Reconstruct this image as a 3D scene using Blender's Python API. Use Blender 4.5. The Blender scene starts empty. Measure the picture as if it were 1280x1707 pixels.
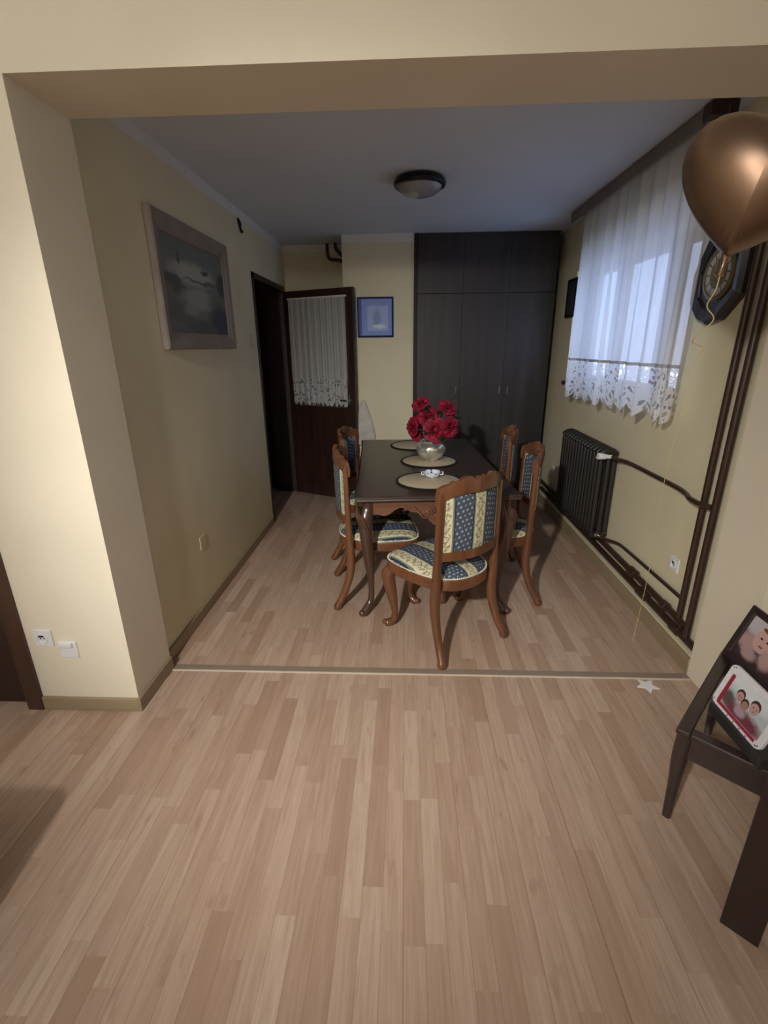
import bpy, bmesh, math, random
from mathutils import Vector, Matrix
random.seed(7)
PI = math.pi
C = bpy.context.scene.collection
scene = bpy.context.scene

# ------------------------------------------------------------------ camera
cd = bpy.data.cameras.new('camera'); cam = bpy.data.objects.new('camera', cd); C.objects.link(cam)
pitch, yaw, roll, F_PX = 0.3342, -0.046, -0.011, 796.2
Fw = Vector((math.sin(yaw)*math.cos(pitch), math.cos(yaw)*math.cos(pitch), -math.sin(pitch)))
Rr = Fw.cross(Vector((0, 0, 1))).normalized(); Uu = Rr.cross(Fw)
R2 = Rr*math.cos(roll)+Uu*math.sin(roll); U2 = -Rr*math.sin(roll)+Uu*math.cos(roll)
m = Matrix((R2, U2, -Fw)).transposed().to_4x4(); m.translation = Vector((0, 0, 1.6))
cam.matrix_world = m
cd.sensor_fit = 'VERTICAL'; cd.sensor_height = 36; cd.lens = F_PX/1707*36; cd.clip_start = 0.02
scene.camera = cam

# ------------------------------------------------------------------ view, world, lights
vs = scene.view_settings
vs.view_transform = 'Standard'; vs.look = 'None'; vs.gamma = 1; vs.use_curve_mapping = False
vs.exposure = 0.0
w = bpy.data.worlds.new('sky'); scene.world = w; w.use_nodes = True
bg = w.node_tree.nodes['Background']
bg.inputs[0].default_value = (0.48, 0.63, 1.0, 1); bg.inputs[1].default_value = 2.9

LAMP = (-1.0, -1.0, 2.47)
ld = bpy.data.lights.new('lamp_light', 'POINT'); ld.energy = 84; ld.color = (1.0, 0.97, 0.91); ld.shadow_soft_size = 0.08
lo = bpy.data.objects.new('lamp_light', ld); C.objects.link(lo); lo.location = LAMP
# added spot with no real bulb behind it, brightens the opening and dining end
sl = bpy.data.lights.new('added_fill_spot', 'SPOT'); sl.energy = 430; sl.color = (1.0, 0.97, 0.91); sl.shadow_soft_size = 0.06
sl.spot_size = math.radians(60); sl.spot_blend = 1.0
so_ = bpy.data.objects.new('added_fill_spot', sl); C.objects.link(so_); so_.location = LAMP
so_.rotation_euler = (Vector((0.12, 3.0, 0.3))-Vector(LAMP)).to_track_quat('-Z', 'Y').to_euler()
pd = bpy.data.lights.new('window_portal', 'AREA'); pd.shape = 'RECTANGLE'; pd.size = 0.92; pd.size_y = 1.9
pd.cycles.is_portal = True
po = bpy.data.objects.new('window_portal', pd); C.objects.link(po)
po.location = (1.70, 3.75, 1.74); po.rotation_euler = (0, PI/2, 0)

# ------------------------------------------------------------------ helpers
def srgb(r, g, b):
    f = lambda c: ((c/255+0.055)/1.055)**2.4 if c/255 > 0.04045 else c/255/12.92
    return (f(r), f(g), f(b), 1)

class NT:
    def __init__(s, name):
        s.m = bpy.data.materials.new(name); s.m.use_nodes = True; s.t = s.m.node_tree
        s.b = s.t.nodes['Principled BSDF']; s.out = s.t.nodes['Material Output']
    def n(s, typ, **kw):
        nd = s.t.nodes.new(typ)
        for k, v in kw.items(): setattr(nd, k, v)
        return nd
    def l(s, a, b): s.t.links.new(a, b)
    def put(s, sock, v):
        if hasattr(v, 'is_output'): s.l(v, sock)
        else: sock.default_value = v
    def math(s, op, a, b=0.0, c=None):
        nd = s.n('ShaderNodeMath', operation=op)
        s.put(nd.inputs[0], a); s.put(nd.inputs[1], b)
        if c is not None: s.put(nd.inputs[2], c)
        return nd.outputs[0]
    def mix(s, f, a, b):
        nd = s.n('ShaderNodeMix', data_type='RGBA')
        s.put(nd.inputs[0], f); s.put(nd.inputs[6], a); s.put(nd.inputs[7], b)
        return nd.outputs[2]
    def coord(s, k='Object'):
        return s.n('ShaderNodeTexCoord').outputs[k]
    def sep(s, v):
        nd = s.n('ShaderNodeSeparateXYZ'); s.l(v, nd.inputs[0]); return nd.outputs
    def comb(s, x, y, z):
        nd = s.n('ShaderNodeCombineXYZ')
        for i, v in enumerate((x, y, z)): s.put(nd.inputs[i], v)
        return nd.outputs[0]
    def mapping(s, v, sc=(1, 1, 1)):
        nd = s.n('ShaderNodeMapping'); s.l(v, nd.inputs[0]); nd.inputs['Scale'].default_value = sc; return nd.outputs[0]
    def noise(s, v, scale=5, detail=4, rough=0.5, dist=0.0):
        nd = s.n('ShaderNodeTexNoise'); s.l(v, nd.inputs['Vector'])
        nd.inputs['Scale'].default_value = scale; nd.inputs['Detail'].default_value = detail
        nd.inputs['Roughness'].default_value = rough; nd.inputs['Distortion'].default_value = dist
        return nd.outputs[0]
    def ramp(s, f, stops):
        nd = s.n('ShaderNodeValToRGB'); s.l(f, nd.inputs[0]); cr = nd.color_ramp
        cr.elements[0].position, cr.elements[0].color = stops[0]
        cr.elements[1].position, cr.elements[1].color = stops[-1]
        for p, c in stops[1:-1]:
            e = cr.elements.new(p); e.color = c
        return nd.outputs[0]
    def bump(s, h, strength=0.3, dist=0.01):
        nd = s.n('ShaderNodeBump'); s.l(h, nd.inputs['Height'])
        nd.inputs['Strength'].default_value = strength; nd.inputs['Distance'].default_value = dist
        s.l(nd.outputs[0], s.b.inputs['Normal'])
    def base(s, c, rough=0.5, metal=0.0, spec=None, coat=None):
        s.put(s.b.inputs['Base Color'], c); s.put(s.b.inputs['Roughness'], rough); s.b.inputs['Metallic'].default_value = metal
        if spec is not None: s.b.inputs['Specular IOR Level'].default_value = spec
        if coat is not None: s.b.inputs['Coat Weight'].default_value = coat; s.b.inputs['Coat Roughness'].default_value = 0.12
        return s.m

def plain(name, c, rough=0.5, metal=0.0, spec=None, var=0.06, scale=6, coat=None, bump=0.0, bscale=60):
    t = NT(name); co = t.coord()
    f = t.noise(co, scale, 4)
    lo_ = tuple(x*(1-var*2) for x in c[:3])+(1,); hi_ = tuple(min(1, x*(1+var*2)) for x in c[:3])+(1,)
    col = t.ramp(f, [(0.3, lo_), (0.7, hi_)])
    if bump: t.bump(t.noise(co, bscale, 3), bump, 0.004)
    return t.base(col, rough, metal, spec, coat)

def wood(name, dark, light, rough=0.35, axis='Z', scale=1.0, coat=0.15, spec=0.5):
    t = NT(name); co = t.coord()
    sc = {'Z': (22, 22, 1.4), 'X': (1.4, 22, 22), 'Y': (22, 1.4, 22)}[axis]
    v = t.mapping(co, tuple(a*scale for a in sc))
    f = t.noise(v, 1.0, 6, 0.6, 0.6)
    col = t.ramp(f, [(0.28, dark), (0.72, light)])
    t.bump(f, 0.05, 0.002)
    return t.base(col, rough, 0, spec, coat)

def tag(o, label=None, cat=None, group=None, kind=None):
    if label: o['label'] = label
    if cat: o['category'] = cat
    if group: o['group'] = group
    if kind: o['kind'] = kind
    return o
def thing(name, label, cat, loc=(0, 0, 0), rotz=0, group=None):
    o = bpy.data.objects.new(name, None); C.objects.link(o); o.empty_display_size = 0.05
    o.location = loc; o.rotation_euler = (0, 0, rotz)
    return tag(o, label, cat, group)
def obj(name, bm, mat, parent=None, smooth=False, bevel=0, auto=40, loc=None):
    bmesh.ops.recalc_face_normals(bm, faces=bm.faces[:])
    me = bpy.data.meshes.new(name); bm.to_mesh(me); bm.free()
    mats = mat if isinstance(mat, (list, tuple)) else [mat]
    for x in mats: me.materials.append(x)
    if smooth:
        me.polygons.foreach_set('use_smooth', [True]*len(me.polygons))
        if auto: me.set_sharp_from_angle(angle=math.radians(auto))
    o = bpy.data.objects.new(name, me); C.objects.link(o)
    if parent: o.parent = parent
    if loc: o.location = loc
    if bevel:
        b = o.modifiers.new('bevel', 'BEVEL'); b.width = bevel; b.segments = 3; b.limit_method = 'ANGLE'
    return o
def struct(name, bm, mat, parent=None, **k):
    o = obj(name, bm, mat, parent, **k)
    if not parent: o['kind'] = 'structure'
    return o
def box(bm, x0, x1, y0, y1, z0, z1, rot=None, piv=None, mi=0):
    vs_ = [bm.verts.new((x, y, z)) for x in (x0, x1) for y in (y0, y1) for z in (z0, z1)]
    for q in ((0, 1, 3, 2), (4, 6, 7, 5), (0, 4, 5, 1), (2, 3, 7, 6), (0, 2, 6, 4), (1, 5, 7, 3)):
        bm.faces.new([vs_[i] for i in q]).material_index = mi
    if rot is not None: bmesh.ops.rotate(bm, verts=vs_, cent=piv or (0, 0, 0), matrix=rot)
    return vs_
def bx(*a, **k):
    bm = bmesh.new(); box(bm, *a, **k); return bm
def crom(P, n=6):
    P = [Vector(p) for p in P]; Q = [P[0]*2-P[1]]+P+[P[-1]*2-P[-2]]; out = []
    for i in range(1, len(Q)-2):
        a, b, c, d = Q[i-1:i+3]
        for k in range(n):
            t = k/n
            out.append(0.5*((2*b)+(c-a)*t+(2*a-5*b+4*c-d)*t*t+(3*b-a-3*c+d)*t**3))
    out.append(P[-1]); return out
def sweep(bm, path, rad, n=12, sub=5, caps=True, sq=1.0):
    """tube through path; rad: number, list of r or list of (rx, ry) per path point"""
    if not isinstance(rad, (list, tuple)): rad = [rad]*len(path)
    rr = [r if isinstance(r, (list, tuple)) else (r, r) for r in rad]
    if sub > 1:
        P = crom(path, sub); R_ = crom([(a, b, 0) for a, b in rr], sub)
    else:
        P = [Vector(p) for p in path]; R_ = [Vector((a, b, 0)) for a, b in rr]
    t0 = (P[1]-P[0]).normalized()
    up = Vector((0, 1, 0)) if abs(t0.y) < 0.9 else Vector((1, 0, 0))
    nx = up.cross(t0).normalized(); rings = []
    for i, p in enumerate(P):
        t = (P[min(i+1, len(P)-1)]-P[max(i-1, 0)]).normalized()
        nx = (nx-t*nx.dot(t)).normalized(); ny = t.cross(nx)
        ring = []
        for k in range(n):
            a = 2*PI*k/n; c_, s_ = math.cos(a), math.sin(a)
            if sq != 1.0:
                c_ = math.copysign(abs(c_)**sq, c_); s_ = math.copysign(abs(s_)**sq, s_)
            ring.append(bm.verts.new(p+nx*(max(R_[i].x, 1e-4)*c_)+ny*(max(R_[i].y, 1e-4)*s_)))
        rings.append(ring)
    for a, b in zip(rings, rings[1:]):
        for k in range(n): bm.faces.new((a[k], a[(k+1) % n], b[(k+1) % n], b[k]))
    if caps:
        bm.faces.new(rings[0][::-1]); bm.faces.new(rings[-1])
def lathe(bm, prof, n=32, c=(0, 0, 0), cap0=True, cap1=True, flute=0, famp=0):
    rings = []
    for r, z in prof:
        rings.append([bm.verts.new((c[0]+r*(1+famp*math.cos(flute*2*PI*k/n))*math.cos(2*PI*k/n),
                                    c[1]+r*(1+famp*math.cos(flute*2*PI*k/n))*math.sin(2*PI*k/n), c[2]+z)) for k in range(n)])
    for a, b in zip(rings, rings[1:]):
        for k in range(n): bm.faces.new((a[k], a[(k+1) % n], b[(k+1) % n], b[k]))
    if cap0: bm.faces.new(rings[0][::-1])
    if cap1: bm.faces.new(rings[-1])
def ball(bm, c, r, sc=(1, 1, 1), seg=16, rings=10, rot=None):
    ret = bmesh.ops.create_uvsphere(bm, u_segments=seg, v_segments=rings, radius=r)
    v = ret['verts']; bmesh.ops.scale(bm, verts=v, vec=sc)
    if rot is not None: bmesh.ops.rotate(bm, verts=v, cent=(0, 0, 0), matrix=rot)
    bmesh.ops.translate(bm, verts=v, vec=c)
def prism(bm, pts, axis, a0, a1, mi=0):
    """polygon pts (2D) extruded along axis from a0 to a1"""
    def mk(p, a):
        return {'x': (a, p[0], p[1]), 'y': (p[0], a, p[1]), 'z': (p[0], p[1], a)}[axis]
    A = [bm.verts.new(mk(p, a0)) for p in pts]; B_ = [bm.verts.new(mk(p, a1)) for p in pts]
    n = len(pts)
    bm.faces.new(A).material_index = mi; bm.faces.new(B_[::-1]).material_index = mi
    for i in range(n): bm.faces.new((A[i], A[(i+1) % n], B_[(i+1) % n], B_[i])).material_index = mi
def strip_solid(bm, N, fn):
    """closed solid from N+1 stations, fn(i) -> 4 corners (ring)"""
    rings = [[bm.verts.new(p) for p in fn(i)] for i in range(N+1)]
    k = len(rings[0])
    for a, b in zip(rings, rings[1:]):
        for j in range(k): bm.faces.new((a[j], a[(j+1) % k], b[(j+1) % k], b[j]))
    bm.faces.new(rings[0][::-1]); bm.faces.new(rings[-1])
def copy_tree(o, parent=None):
    c = o.copy(); C.objects.link(c); c.parent = parent
    for ch in kids(o): copy_tree(ch, c)
    return c
def kids(o): return [x for x in list(C.objects) if x.parent == o]

# ------------------------------------------------------------------ materials
M_wall = plain('cream_paint', srgb(228, 219, 199), 0.85, var=0.015, scale=3, spec=0.2, bump=0.05, bscale=120)
M_wall_d = plain('yellow_cream_paint', srgb(222, 213, 182), 0.85, var=0.02, scale=2.5, spec=0.2, bump=0.05, bscale=120)
M_ceil = plain('white_ceiling_paint', srgb(210, 217, 228), 0.9, var=0.015, scale=2, spec=0.15)
M_band = plain('white_edge_paint', srgb(225, 222, 215), 0.85, var=0.02)
M_base = wood('grey_oak_baseboard', srgb(142, 124, 98), srgb(160, 143, 116), 0.5, 'Y', coat=0)
M_basex = wood('grey_oak_baseboard_across', srgb(142, 124, 98), srgb(160, 143, 116), 0.5, 'X', coat=0)
M_door = wood('dark_brown_door_wood', srgb(38, 22, 18), srgb(58, 36, 29), 0.4, 'Z', coat=0.1)
M_frame = wood('dark_brown_door_frame', srgb(62, 42, 32), srgb(84, 58, 44), 0.45, 'Z', coat=0.05)
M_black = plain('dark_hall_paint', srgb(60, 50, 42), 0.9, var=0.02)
M_walnut = wood('brown_walnut', srgb(82, 50, 32), srgb(122, 78, 50), 0.28, 'Z', 0.7, coat=0.45)
M_table = wood('dark_table_walnut', srgb(46, 34, 28), srgb(68, 52, 43), 0.36, 'Y', 0.6, coat=0.25)
M_tleg = wood('dark_table_leg_walnut', srgb(60, 40, 32), srgb(88, 60, 46), 0.28, 'Z', 0.6, coat=0.4)
M_apron = wood('table_apron_walnut', srgb(92, 60, 44), srgb(124, 84, 62), 0.35, 'X', 0.6, coat=0.3)
M_wenge = wood('dark_side_table_wood', srgb(42, 32, 29), srgb(58, 45, 41), 0.32, 'X', 1, coat=0.3)
M_pipe = plain('dark_brown_pipe_paint', srgb(60, 40, 33), 0.35, spec=0.5, var=0.05, coat=0.2)
M_rad = plain('dark_radiator_paint', srgb(40, 37, 35), 0.45, var=0.05)
M_white = plain('white_plastic', srgb(228, 229, 232), 0.4, var=0.01)
M_grey = plain('grey_plastic', srgb(70, 72, 78), 0.5, var=0.02)
M_steel = plain('steel', srgb(190, 190, 188), 0.25, 1.0, var=0.02)
M_mdark = plain('dark_metal', srgb(30, 30, 34), 0.35, 0.6, var=0.02)
M_green = plain('leaf_green', srgb(34, 52, 32), 0.5, var=0.15, scale=30)
M_star = plain('white_glitter_foil', srgb(235, 236, 238), 0.4, 0.0, var=0.02)

def floor_mat():
    t = NT('oak_laminate'); co = t.coord(); s = t.sep(co)
    def layer(W, L, seed):
        u = t.math('DIVIDE', s[0], W); row = t.math('FLOOR', u)
        off = t.n('ShaderNodeTexWhiteNoise', noise_dimensions='2D'); t.l(t.comb(row, seed, 0), off.inputs['Vector'])
        v = t.math('ADD', t.math('DIVIDE', s[1], L), t.math('MULTIPLY', off.outputs[0], 7.3)); cell = t.math('FLOOR', v)
        wn = t.n('ShaderNodeTexWhiteNoise', noise_dimensions='3D'); t.l(t.comb(row, cell, seed), wn.inputs['Vector'])
        return u, v, wn.outputs[0], wn.outputs[1]
    u, v, rnd, rc = layer(0.0635, 0.46, 3.0)
    # grain stretched along the plank, shifted for each block
    gx = t.math('ADD', s[0], t.math('MULTIPLY', rnd, 9.0))
    g = t.noise(t.comb(t.math('MULTIPLY', gx, 34.0), t.math('MULTIPLY', s[1], 2.2), t.math('MULTIPLY', rnd, 20.0)), 1.0, 6, 0.6, 1.3)
    g2 = t.noise(t.comb(t.math('MULTIPLY', gx, 150.0), t.math('MULTIPLY', s[1], 6.0), 0.0), 1.0, 3, 0.6)
    g3 = t.noise(t.comb(t.math('MULTIPLY', gx, 22.0), t.math('MULTIPLY', s[1], 7.0), rnd), 1.0, 2, 0.5)
    base = t.ramp(rnd, [(0.0, srgb(172, 142, 122)), (0.3, srgb(189, 162, 143)), (0.8, srgb(197, 171, 152)), (1.0, srgb(206, 182, 163))])
    c1 = t.mix(t.math('MULTIPLY', t.ramp(g, [(0.35, (1, 1, 1, 1)), (0.62, (0, 0, 0, 1))]), 0.45), base, srgb(158, 127, 104))
    c2 = t.mix(t.math('MULTIPLY', t.ramp(g2, [(0.3, (1, 1, 1, 1)), (0.7, (0, 0, 0, 1))]), 0.25), c1, srgb(148, 117, 96))
    c3 = t.mix(t.math('MULTIPLY', t.ramp(g3, [(0.66, (0, 0, 0, 1)), (0.8, (1, 1, 1, 1))]), 0.4), c2, srgb(124, 94, 74))
    # plank seams every third strip and every 1.38 m
    fu = t.math('FRACT', t.math('DIVIDE', s[0], 0.1905))
    prow = t.math('FLOOR', t.math('DIVIDE', s[0], 0.1905))
    pw = t.n('ShaderNodeTexWhiteNoise', noise_dimensions='1D'); t.l(prow, pw.inputs['W'])
    e1 = t.math('LESS_THAN', t.math('MINIMUM', fu, t.math('SUBTRACT', 1.0, fu)), 0.007)
    fs = t.math('FRACT', u); e3 = t.math('MULTIPLY', t.math('LESS_THAN', t.math('MINIMUM', fs, t.math('SUBTRACT', 1.0, fs)), 0.018), 0.25)
    seam = t.math('MAXIMUM', t.math('MULTIPLY', e1, t.math('ADD', 0.15, t.math('MULTIPLY', pw.outputs[0], 0.5))), e3)
    col = t.mix(seam, c3, srgb(92, 64, 46))
    t.bump(seam, -0.15, 0.001)
    return t.base(col, t.math('ADD', 0.4, t.math('MULTIPLY', g, 0.12)), 0, 0.4)
M_floor = floor_mat()

def stripe_mat(name):
    t = NT(name); co = t.coord(); s = t.sep(co)
    ax = t.math('ABSOLUTE', s[0])
    ph = t.math('ABSOLUTE', t.math('SUBTRACT', t.math('MODULO', t.math('ADD', ax, 0.094), 0.188), 0.094))  # 0 at cream centre
    cream_f = t.math('LESS_THAN', ph, 0.036)
    line = t.math('MULTIPLY', t.math('GREATER_THAN', ph, 0.033), t.math('LESS_THAN', ph, 0.0405))
    navy = t.math('MULTIPLY', t.math('GREATER_THAN', ph, 0.0405), t.math('LESS_THAN', ph, 0.047))
    # long direction: height on the back, depth on the seat
    lng = t.math('ADD', s[2], s[1])
    vine = t.noise(t.comb(t.math('MULTIPLY', s[0], 95.0), t.math('MULTIPLY', lng, 75.0), 0.0), 1.0, 3, 0.7)
    wv = t.math('MULTIPLY', t.math('SINE', t.math('MULTIPLY', lng, 120.0)), 0.006)
    near = t.math('LESS_THAN', t.math('ABSOLUTE', t.math('SUBTRACT', ph, t.math('ADD', 0.010, wv))), 0.011)
    cream = t.mix(t.math('MULTIPLY', t.math('MULTIPLY', near, t.math('GREATER_THAN', vine, 0.5)), 0.75), srgb(204, 196, 164), srgb(84, 82, 66))
    # dotted trellis on the blue stripes
    d = t.math('SUBTRACT', ph, 0.070)
    row = t.math('DIVIDE', lng, 0.026); odd = t.math('FLOOR', row)
    sh = t.math('MULTIPLY', t.math('MODULO', t.math('ABSOLUTE', odd), 2.0), 0.5)
    fx = t.math('SUBTRACT', t.math('FRACT', t.math('ADD', t.math('DIVIDE', d, 0.026), sh)), 0.5)
    fy = t.math('SUBTRACT', t.math('FRACT', row), 0.5)
    dd = t.math('ADD', t.math('MULTIPLY', fx, fx), t.math('MULTIPLY', fy, fy))
    blue = t.mix(t.math('LESS_THAN', dd, 0.05), srgb(70, 80, 96), srgb(160, 160, 158))
    c = t.mix(cream_f, blue, cream)
    c = t.mix(line, c, srgb(112, 122, 104))
    c = t.mix(navy, c, srgb(40, 50, 72))
    wv2 = t.noise(t.mapping(co, (400, 400, 400)), 1, 2)
    t.bump(wv2, 0.25, 0.002)
    return t.base(c, 0.8, 0, 0.25)
M_stripe = stripe_mat('blue_and_cream_striped_fabric')

def sheer(name, col, alpha, lace=False, zmid=None):
    """thin woven cloth: threads that scatter and pass light, with gaps between them"""
    t = NT(name); uv = t.coord('UV'); s = t.sep(uv)
    dif = t.n('ShaderNodeBsdfDiffuse'); dif.inputs[0].default_value = col
    tr = t.n('ShaderNodeBsdfTranslucent'); tr.inputs[0].default_value = col
    tp = t.n('ShaderNodeBsdfTransparent')
    m1 = t.n('ShaderNodeMixShader'); m1.inputs[0].default_value = 0.5; t.l(dif.outputs[0], m1.inputs[1]); t.l(tr.outputs[0], m1.inputs[2])
    m2 = t.n('ShaderNodeMixShader')
    if lace:
        vo = t.n('ShaderNodeTexVoronoi', feature='DISTANCE_TO_EDGE'); t.l(t.mapping(uv, (26, 26, 26)), vo.inputs[0]); vo.inputs['Scale'].default_value = 1
        n = t.noise(t.mapping(uv, (14, 14, 14)), 1, 2)
        hole = t.math('MULTIPLY', t.math('GREATER_THAN', vo.outputs[0], 0.16), t.math('LESS_THAN', n, 0.52))
        mesh_ = t.math('LESS_THAN', t.math('FRACT', t.math('MULTIPLY', s[1], 60)), 0.3)
        a = t.math('SUBTRACT', alpha, t.math('MULTIPLY', hole, 0.55))
        a = t.math('MINIMUM', t.math('ADD', a, t.math('MULTIPLY', mesh_, 0.08)), 1.0)
        t.l(a, m2.inputs[0])
    else:
        n = t.noise(t.mapping(uv, (60, 3, 1)), 1, 3)
        t.l(t.math('ADD', alpha-0.08, t.math('MULTIPLY', n, 0.16)), m2.inputs[0])
    t.l(tp.outputs[0], m2.inputs[1]); t.l(m1.outputs[0], m2.inputs[2])
    t.l(m2.outputs[0], t.out.inputs[0])
    return t.m
M_sheer = sheer('sheer_white_voile', (0.88, 0.89, 0.92, 1), 0.88)
M_lace = sheer('white_lace', (0.9, 0.9, 0.92, 1), 0.85, lace=True)
M_sheer2 = sheer('door_curtain_voile', (0.9, 0.9, 0.9, 1), 0.8)

# ------------------------------------------------------------------ setting
XP, XL, XR, XW = -1.2317, -1.2665, 1.442, 1.50
YF, YB, ZB, ZC = 1.763, 2.076, 2.3976, 2.589
YCH, YBK = 5.05, 5.48
ZT = 2.82
struct('floor', bx(-2.75, 2.75, -2.7, 5.6, -0.12, 0), M_floor)
# camera room
bm = bmesh.new(); box(bm, -1.695, XP, YF, YB, 0, ZT); box(bm, -2.6, -1.695, YF, YB, 2.06, ZT)
struct('wall_front_left', bm, M_wall)
struct('wall_front_beam', bx(XP, XR, YF, YB, ZB, ZT), M_wall)
struct('wall_front_right', bx(XR, 2.6, YF, YB+0.02, 0, ZT), M_wall)
struct('wall_left', bx(-2.75, -2.6, -2.7, YB, 0, ZT), M_wall)
struct('wall_right', bx(2.6, 2.75, -2.7, YB, 0, ZT), M_wall)
struct('wall_rear', bx(-2.75, 2.75, -2.75, -2.6, 0, ZT), M_wall)
struct('ceiling', bx(-2.75, 2.75, -2.75, YB, ZT, ZT+0.1), M_ceil)
# dining room
DY0, DY1, DZ = 4.28, 5.38, 2.19
bm = bmesh.new(); box(bm, XL-0.22, XL, YB, DY0, 0, ZC); box(bm, XL-0.22, XL, DY0, DY1, DZ, ZC); box(bm, XL-0.22, XL, DY1, YBK+0.1, 0, ZC)
struct('wall_dining_left', bm, M_wall_d)
WY0, WY1, WZ0, WZ1 = 2.80, 4.70, 1.28, 2.20
bm = bmesh.new(); box(bm, XW, XW+0.24, YB+0.02, WY0, 0, ZC); box(bm, XW, XW+0.24, WY1, YBK+0.1, 0, ZC)
box(bm, XW, XW+0.24, WY0, WY1, 0, WZ0); box(bm, XW, XW+0.24, WY0, WY1, WZ1, ZC)
struct('wall_window', bm, M_wall_d)
struct('wall_dining_back', bx(XL, XW, YBK, YBK+0.1, 0, ZC), M_wall_d)
struct('wall_chimney_breast', bx(-0.605, 0.078, YCH, YBK, 0, ZC), M_wall_d)
struct('ceiling_dining', bx(XL-0.1, XW+0.1, YB, YBK+0.1, ZC, ZC+0.1), M_ceil)
bd = 0.07
struct('trim_1', bx(XL, XL+0.003, YB, YBK, ZC-bd, ZC), M_band)
struct('trim_2', bx(-0.605, 0.078, YCH-0.003, YCH, ZC-bd, ZC), M_band)
struct('trim_3', bx(XL, -0.605, YBK-0.003, YBK, ZC-bd, ZC), M_band)
# raised kerb under the pipes
struct('trim_4', bx(1.452, XW, YB+0.02, YCH, 0, 0.102), M_wall_d)
struct('baseboard_right', bx(1.436, 1.452, YB+0.02, YCH, 0, 0.092), M_base, bevel=0.004)
struct('baseboard_left', bx(XL, XL+0.014, YB, DY0-0.02, 0, 0.07), M_base, bevel=0.004)
struct('baseboard_pillar_side', bx(XP, XP+0.014, YF-0.014, YB, 0, 0.07), M_base, bevel=0.004)
struct('baseboard_pillar_front', bx(-1.69, XP+0.001, YF-0.014, YF, 0, 0.07), M_basex, bevel=0.004)
struct('baseboard_chimney', bx(-0.605, 0.078, YCH-0.014, YCH, 0, 0.07), M_basex, bevel=0.004)
# threshold strip
t = NT('threshold_metal'); s = t.sep(t.coord())
M_thr = plain('threshold_grey_brown', srgb(140, 126, 110), 0.45, 0.0, var=0.03)
bm = bmesh.new(); box(bm, XP+0.014, 1.436, 2.058, 2.100, 0, 0.004)
struct('trim_threshold', bm, M_thr, bevel=0.002)
M_thr2 = plain('threshold_bright_edge', srgb(206, 192, 174), 0.4, 0.0, var=0.03)
struct('trim_threshold_edge', bx(XP+0.014, 1.436, 2.050, 2.058, 0, 0.0045), M_thr2)

# doorway in the left dining wall (door_1) with its open leaf and dark hall
fr = bmesh.new()
box(fr, XL-0.22, XL+0.008, DY0-0.0, DY0+0.045, 0, DZ); box(fr, XL-0.22, XL+0.008, DY1-0.045, DY1, 0, DZ); box(fr, XL-0.22, XL+0.008, DY0, DY1, DZ-0.045, DZ)
dframe = struct('door_1', fr, wood('darkest_brown_frame', srgb(36, 24, 20), srgb(52, 35, 28), 0.5, 'Z', coat=0))
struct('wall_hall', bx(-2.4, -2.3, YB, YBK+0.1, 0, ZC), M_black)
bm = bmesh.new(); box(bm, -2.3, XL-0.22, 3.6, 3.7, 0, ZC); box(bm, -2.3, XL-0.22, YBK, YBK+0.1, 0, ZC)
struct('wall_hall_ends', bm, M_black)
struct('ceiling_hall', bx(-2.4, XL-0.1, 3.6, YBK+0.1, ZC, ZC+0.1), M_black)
# open leaf: hinge (XL, 5.33) -> free edge (-0.50, 4.97)
hx, hy, fx_, fy_ = XL+0.015, 5.325, -0.497, 4.955
ang = math.atan2(fy_-hy, fx_-hx); LW = math.hypot(fx_-hx, fy_-hy)
leaf = thing('door_leaf', 'open dark brown door with a glazed upper half behind a short lace curtain', 'door', (hx, hy, 0), ang)
DH = 2.135
bm = bmesh.new()
box(bm, 0, 0.11, -0.02, 0.02, 0.01, DH); box(bm, LW-0.12, LW, -0.02, 0.02, 0.01, DH)
box(bm, 0.11, LW-0.12, -0.02, 0.02, DH-0.13, DH); box(bm, 0.11, LW-0.12, -0.02, 0.02, 0.01, 0.22); box(bm, 0.11, LW-0.12, -0.02, 0.02, 0.86, 1.0)
obj('stiles_and_rails', bm, M_door, leaf, bevel=0.003)
obj('lower_panel', bx(0.11, LW-0.12, -0.009, 0.009, 0.22, 0.86), M_door, leaf)
tg = NT('frosted_glass'); M_dglass = tg.base(srgb(70, 72, 70), 0.35, 0, 0.5)
obj('glass_pane', bx(0.11, LW-0.12, -0.004, 0.004, 1.0, DH-0.13), M_dglass, leaf)
bm = bmesh.new(); box(bm, LW-0.075, LW-0.045, -0.026, -0.02, 0.96, 1.14)
sweep(bm, [(LW-0.06, -0.024, 1.08), (LW-0.06, -0.065, 1.08), (LW-0.15, -0.068, 1.08)], 0.008, 10)
obj('door_handle', bm, M_steel, leaf, smooth=True)

def cloth_part(name, mat, parent, fn, nu, nv, uvf, scal=None):
    bm = bmesh.new(); uvl = bm.loops.layers.uv.new('UVMap')
    V = [[bm.verts.new(fn(i/nu, j/nv)) for j in range(nv+1)] for i in range(nu+1)]
    for i in range(nu):
        for j in range(nv):
            f = bm.faces.new((V[i][j], V[i+1][j], V[i+1][j+1], V[i][j+1]))
            for lp, (a, b) in zip(f.loops, ((i, j), (i+1, j), (i+1, j+1), (i, j+1))): lp[uvl].uv = uvf(a/nu, b/nv)
    return obj(name, bm, mat, parent, smooth=True, auto=0)

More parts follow.
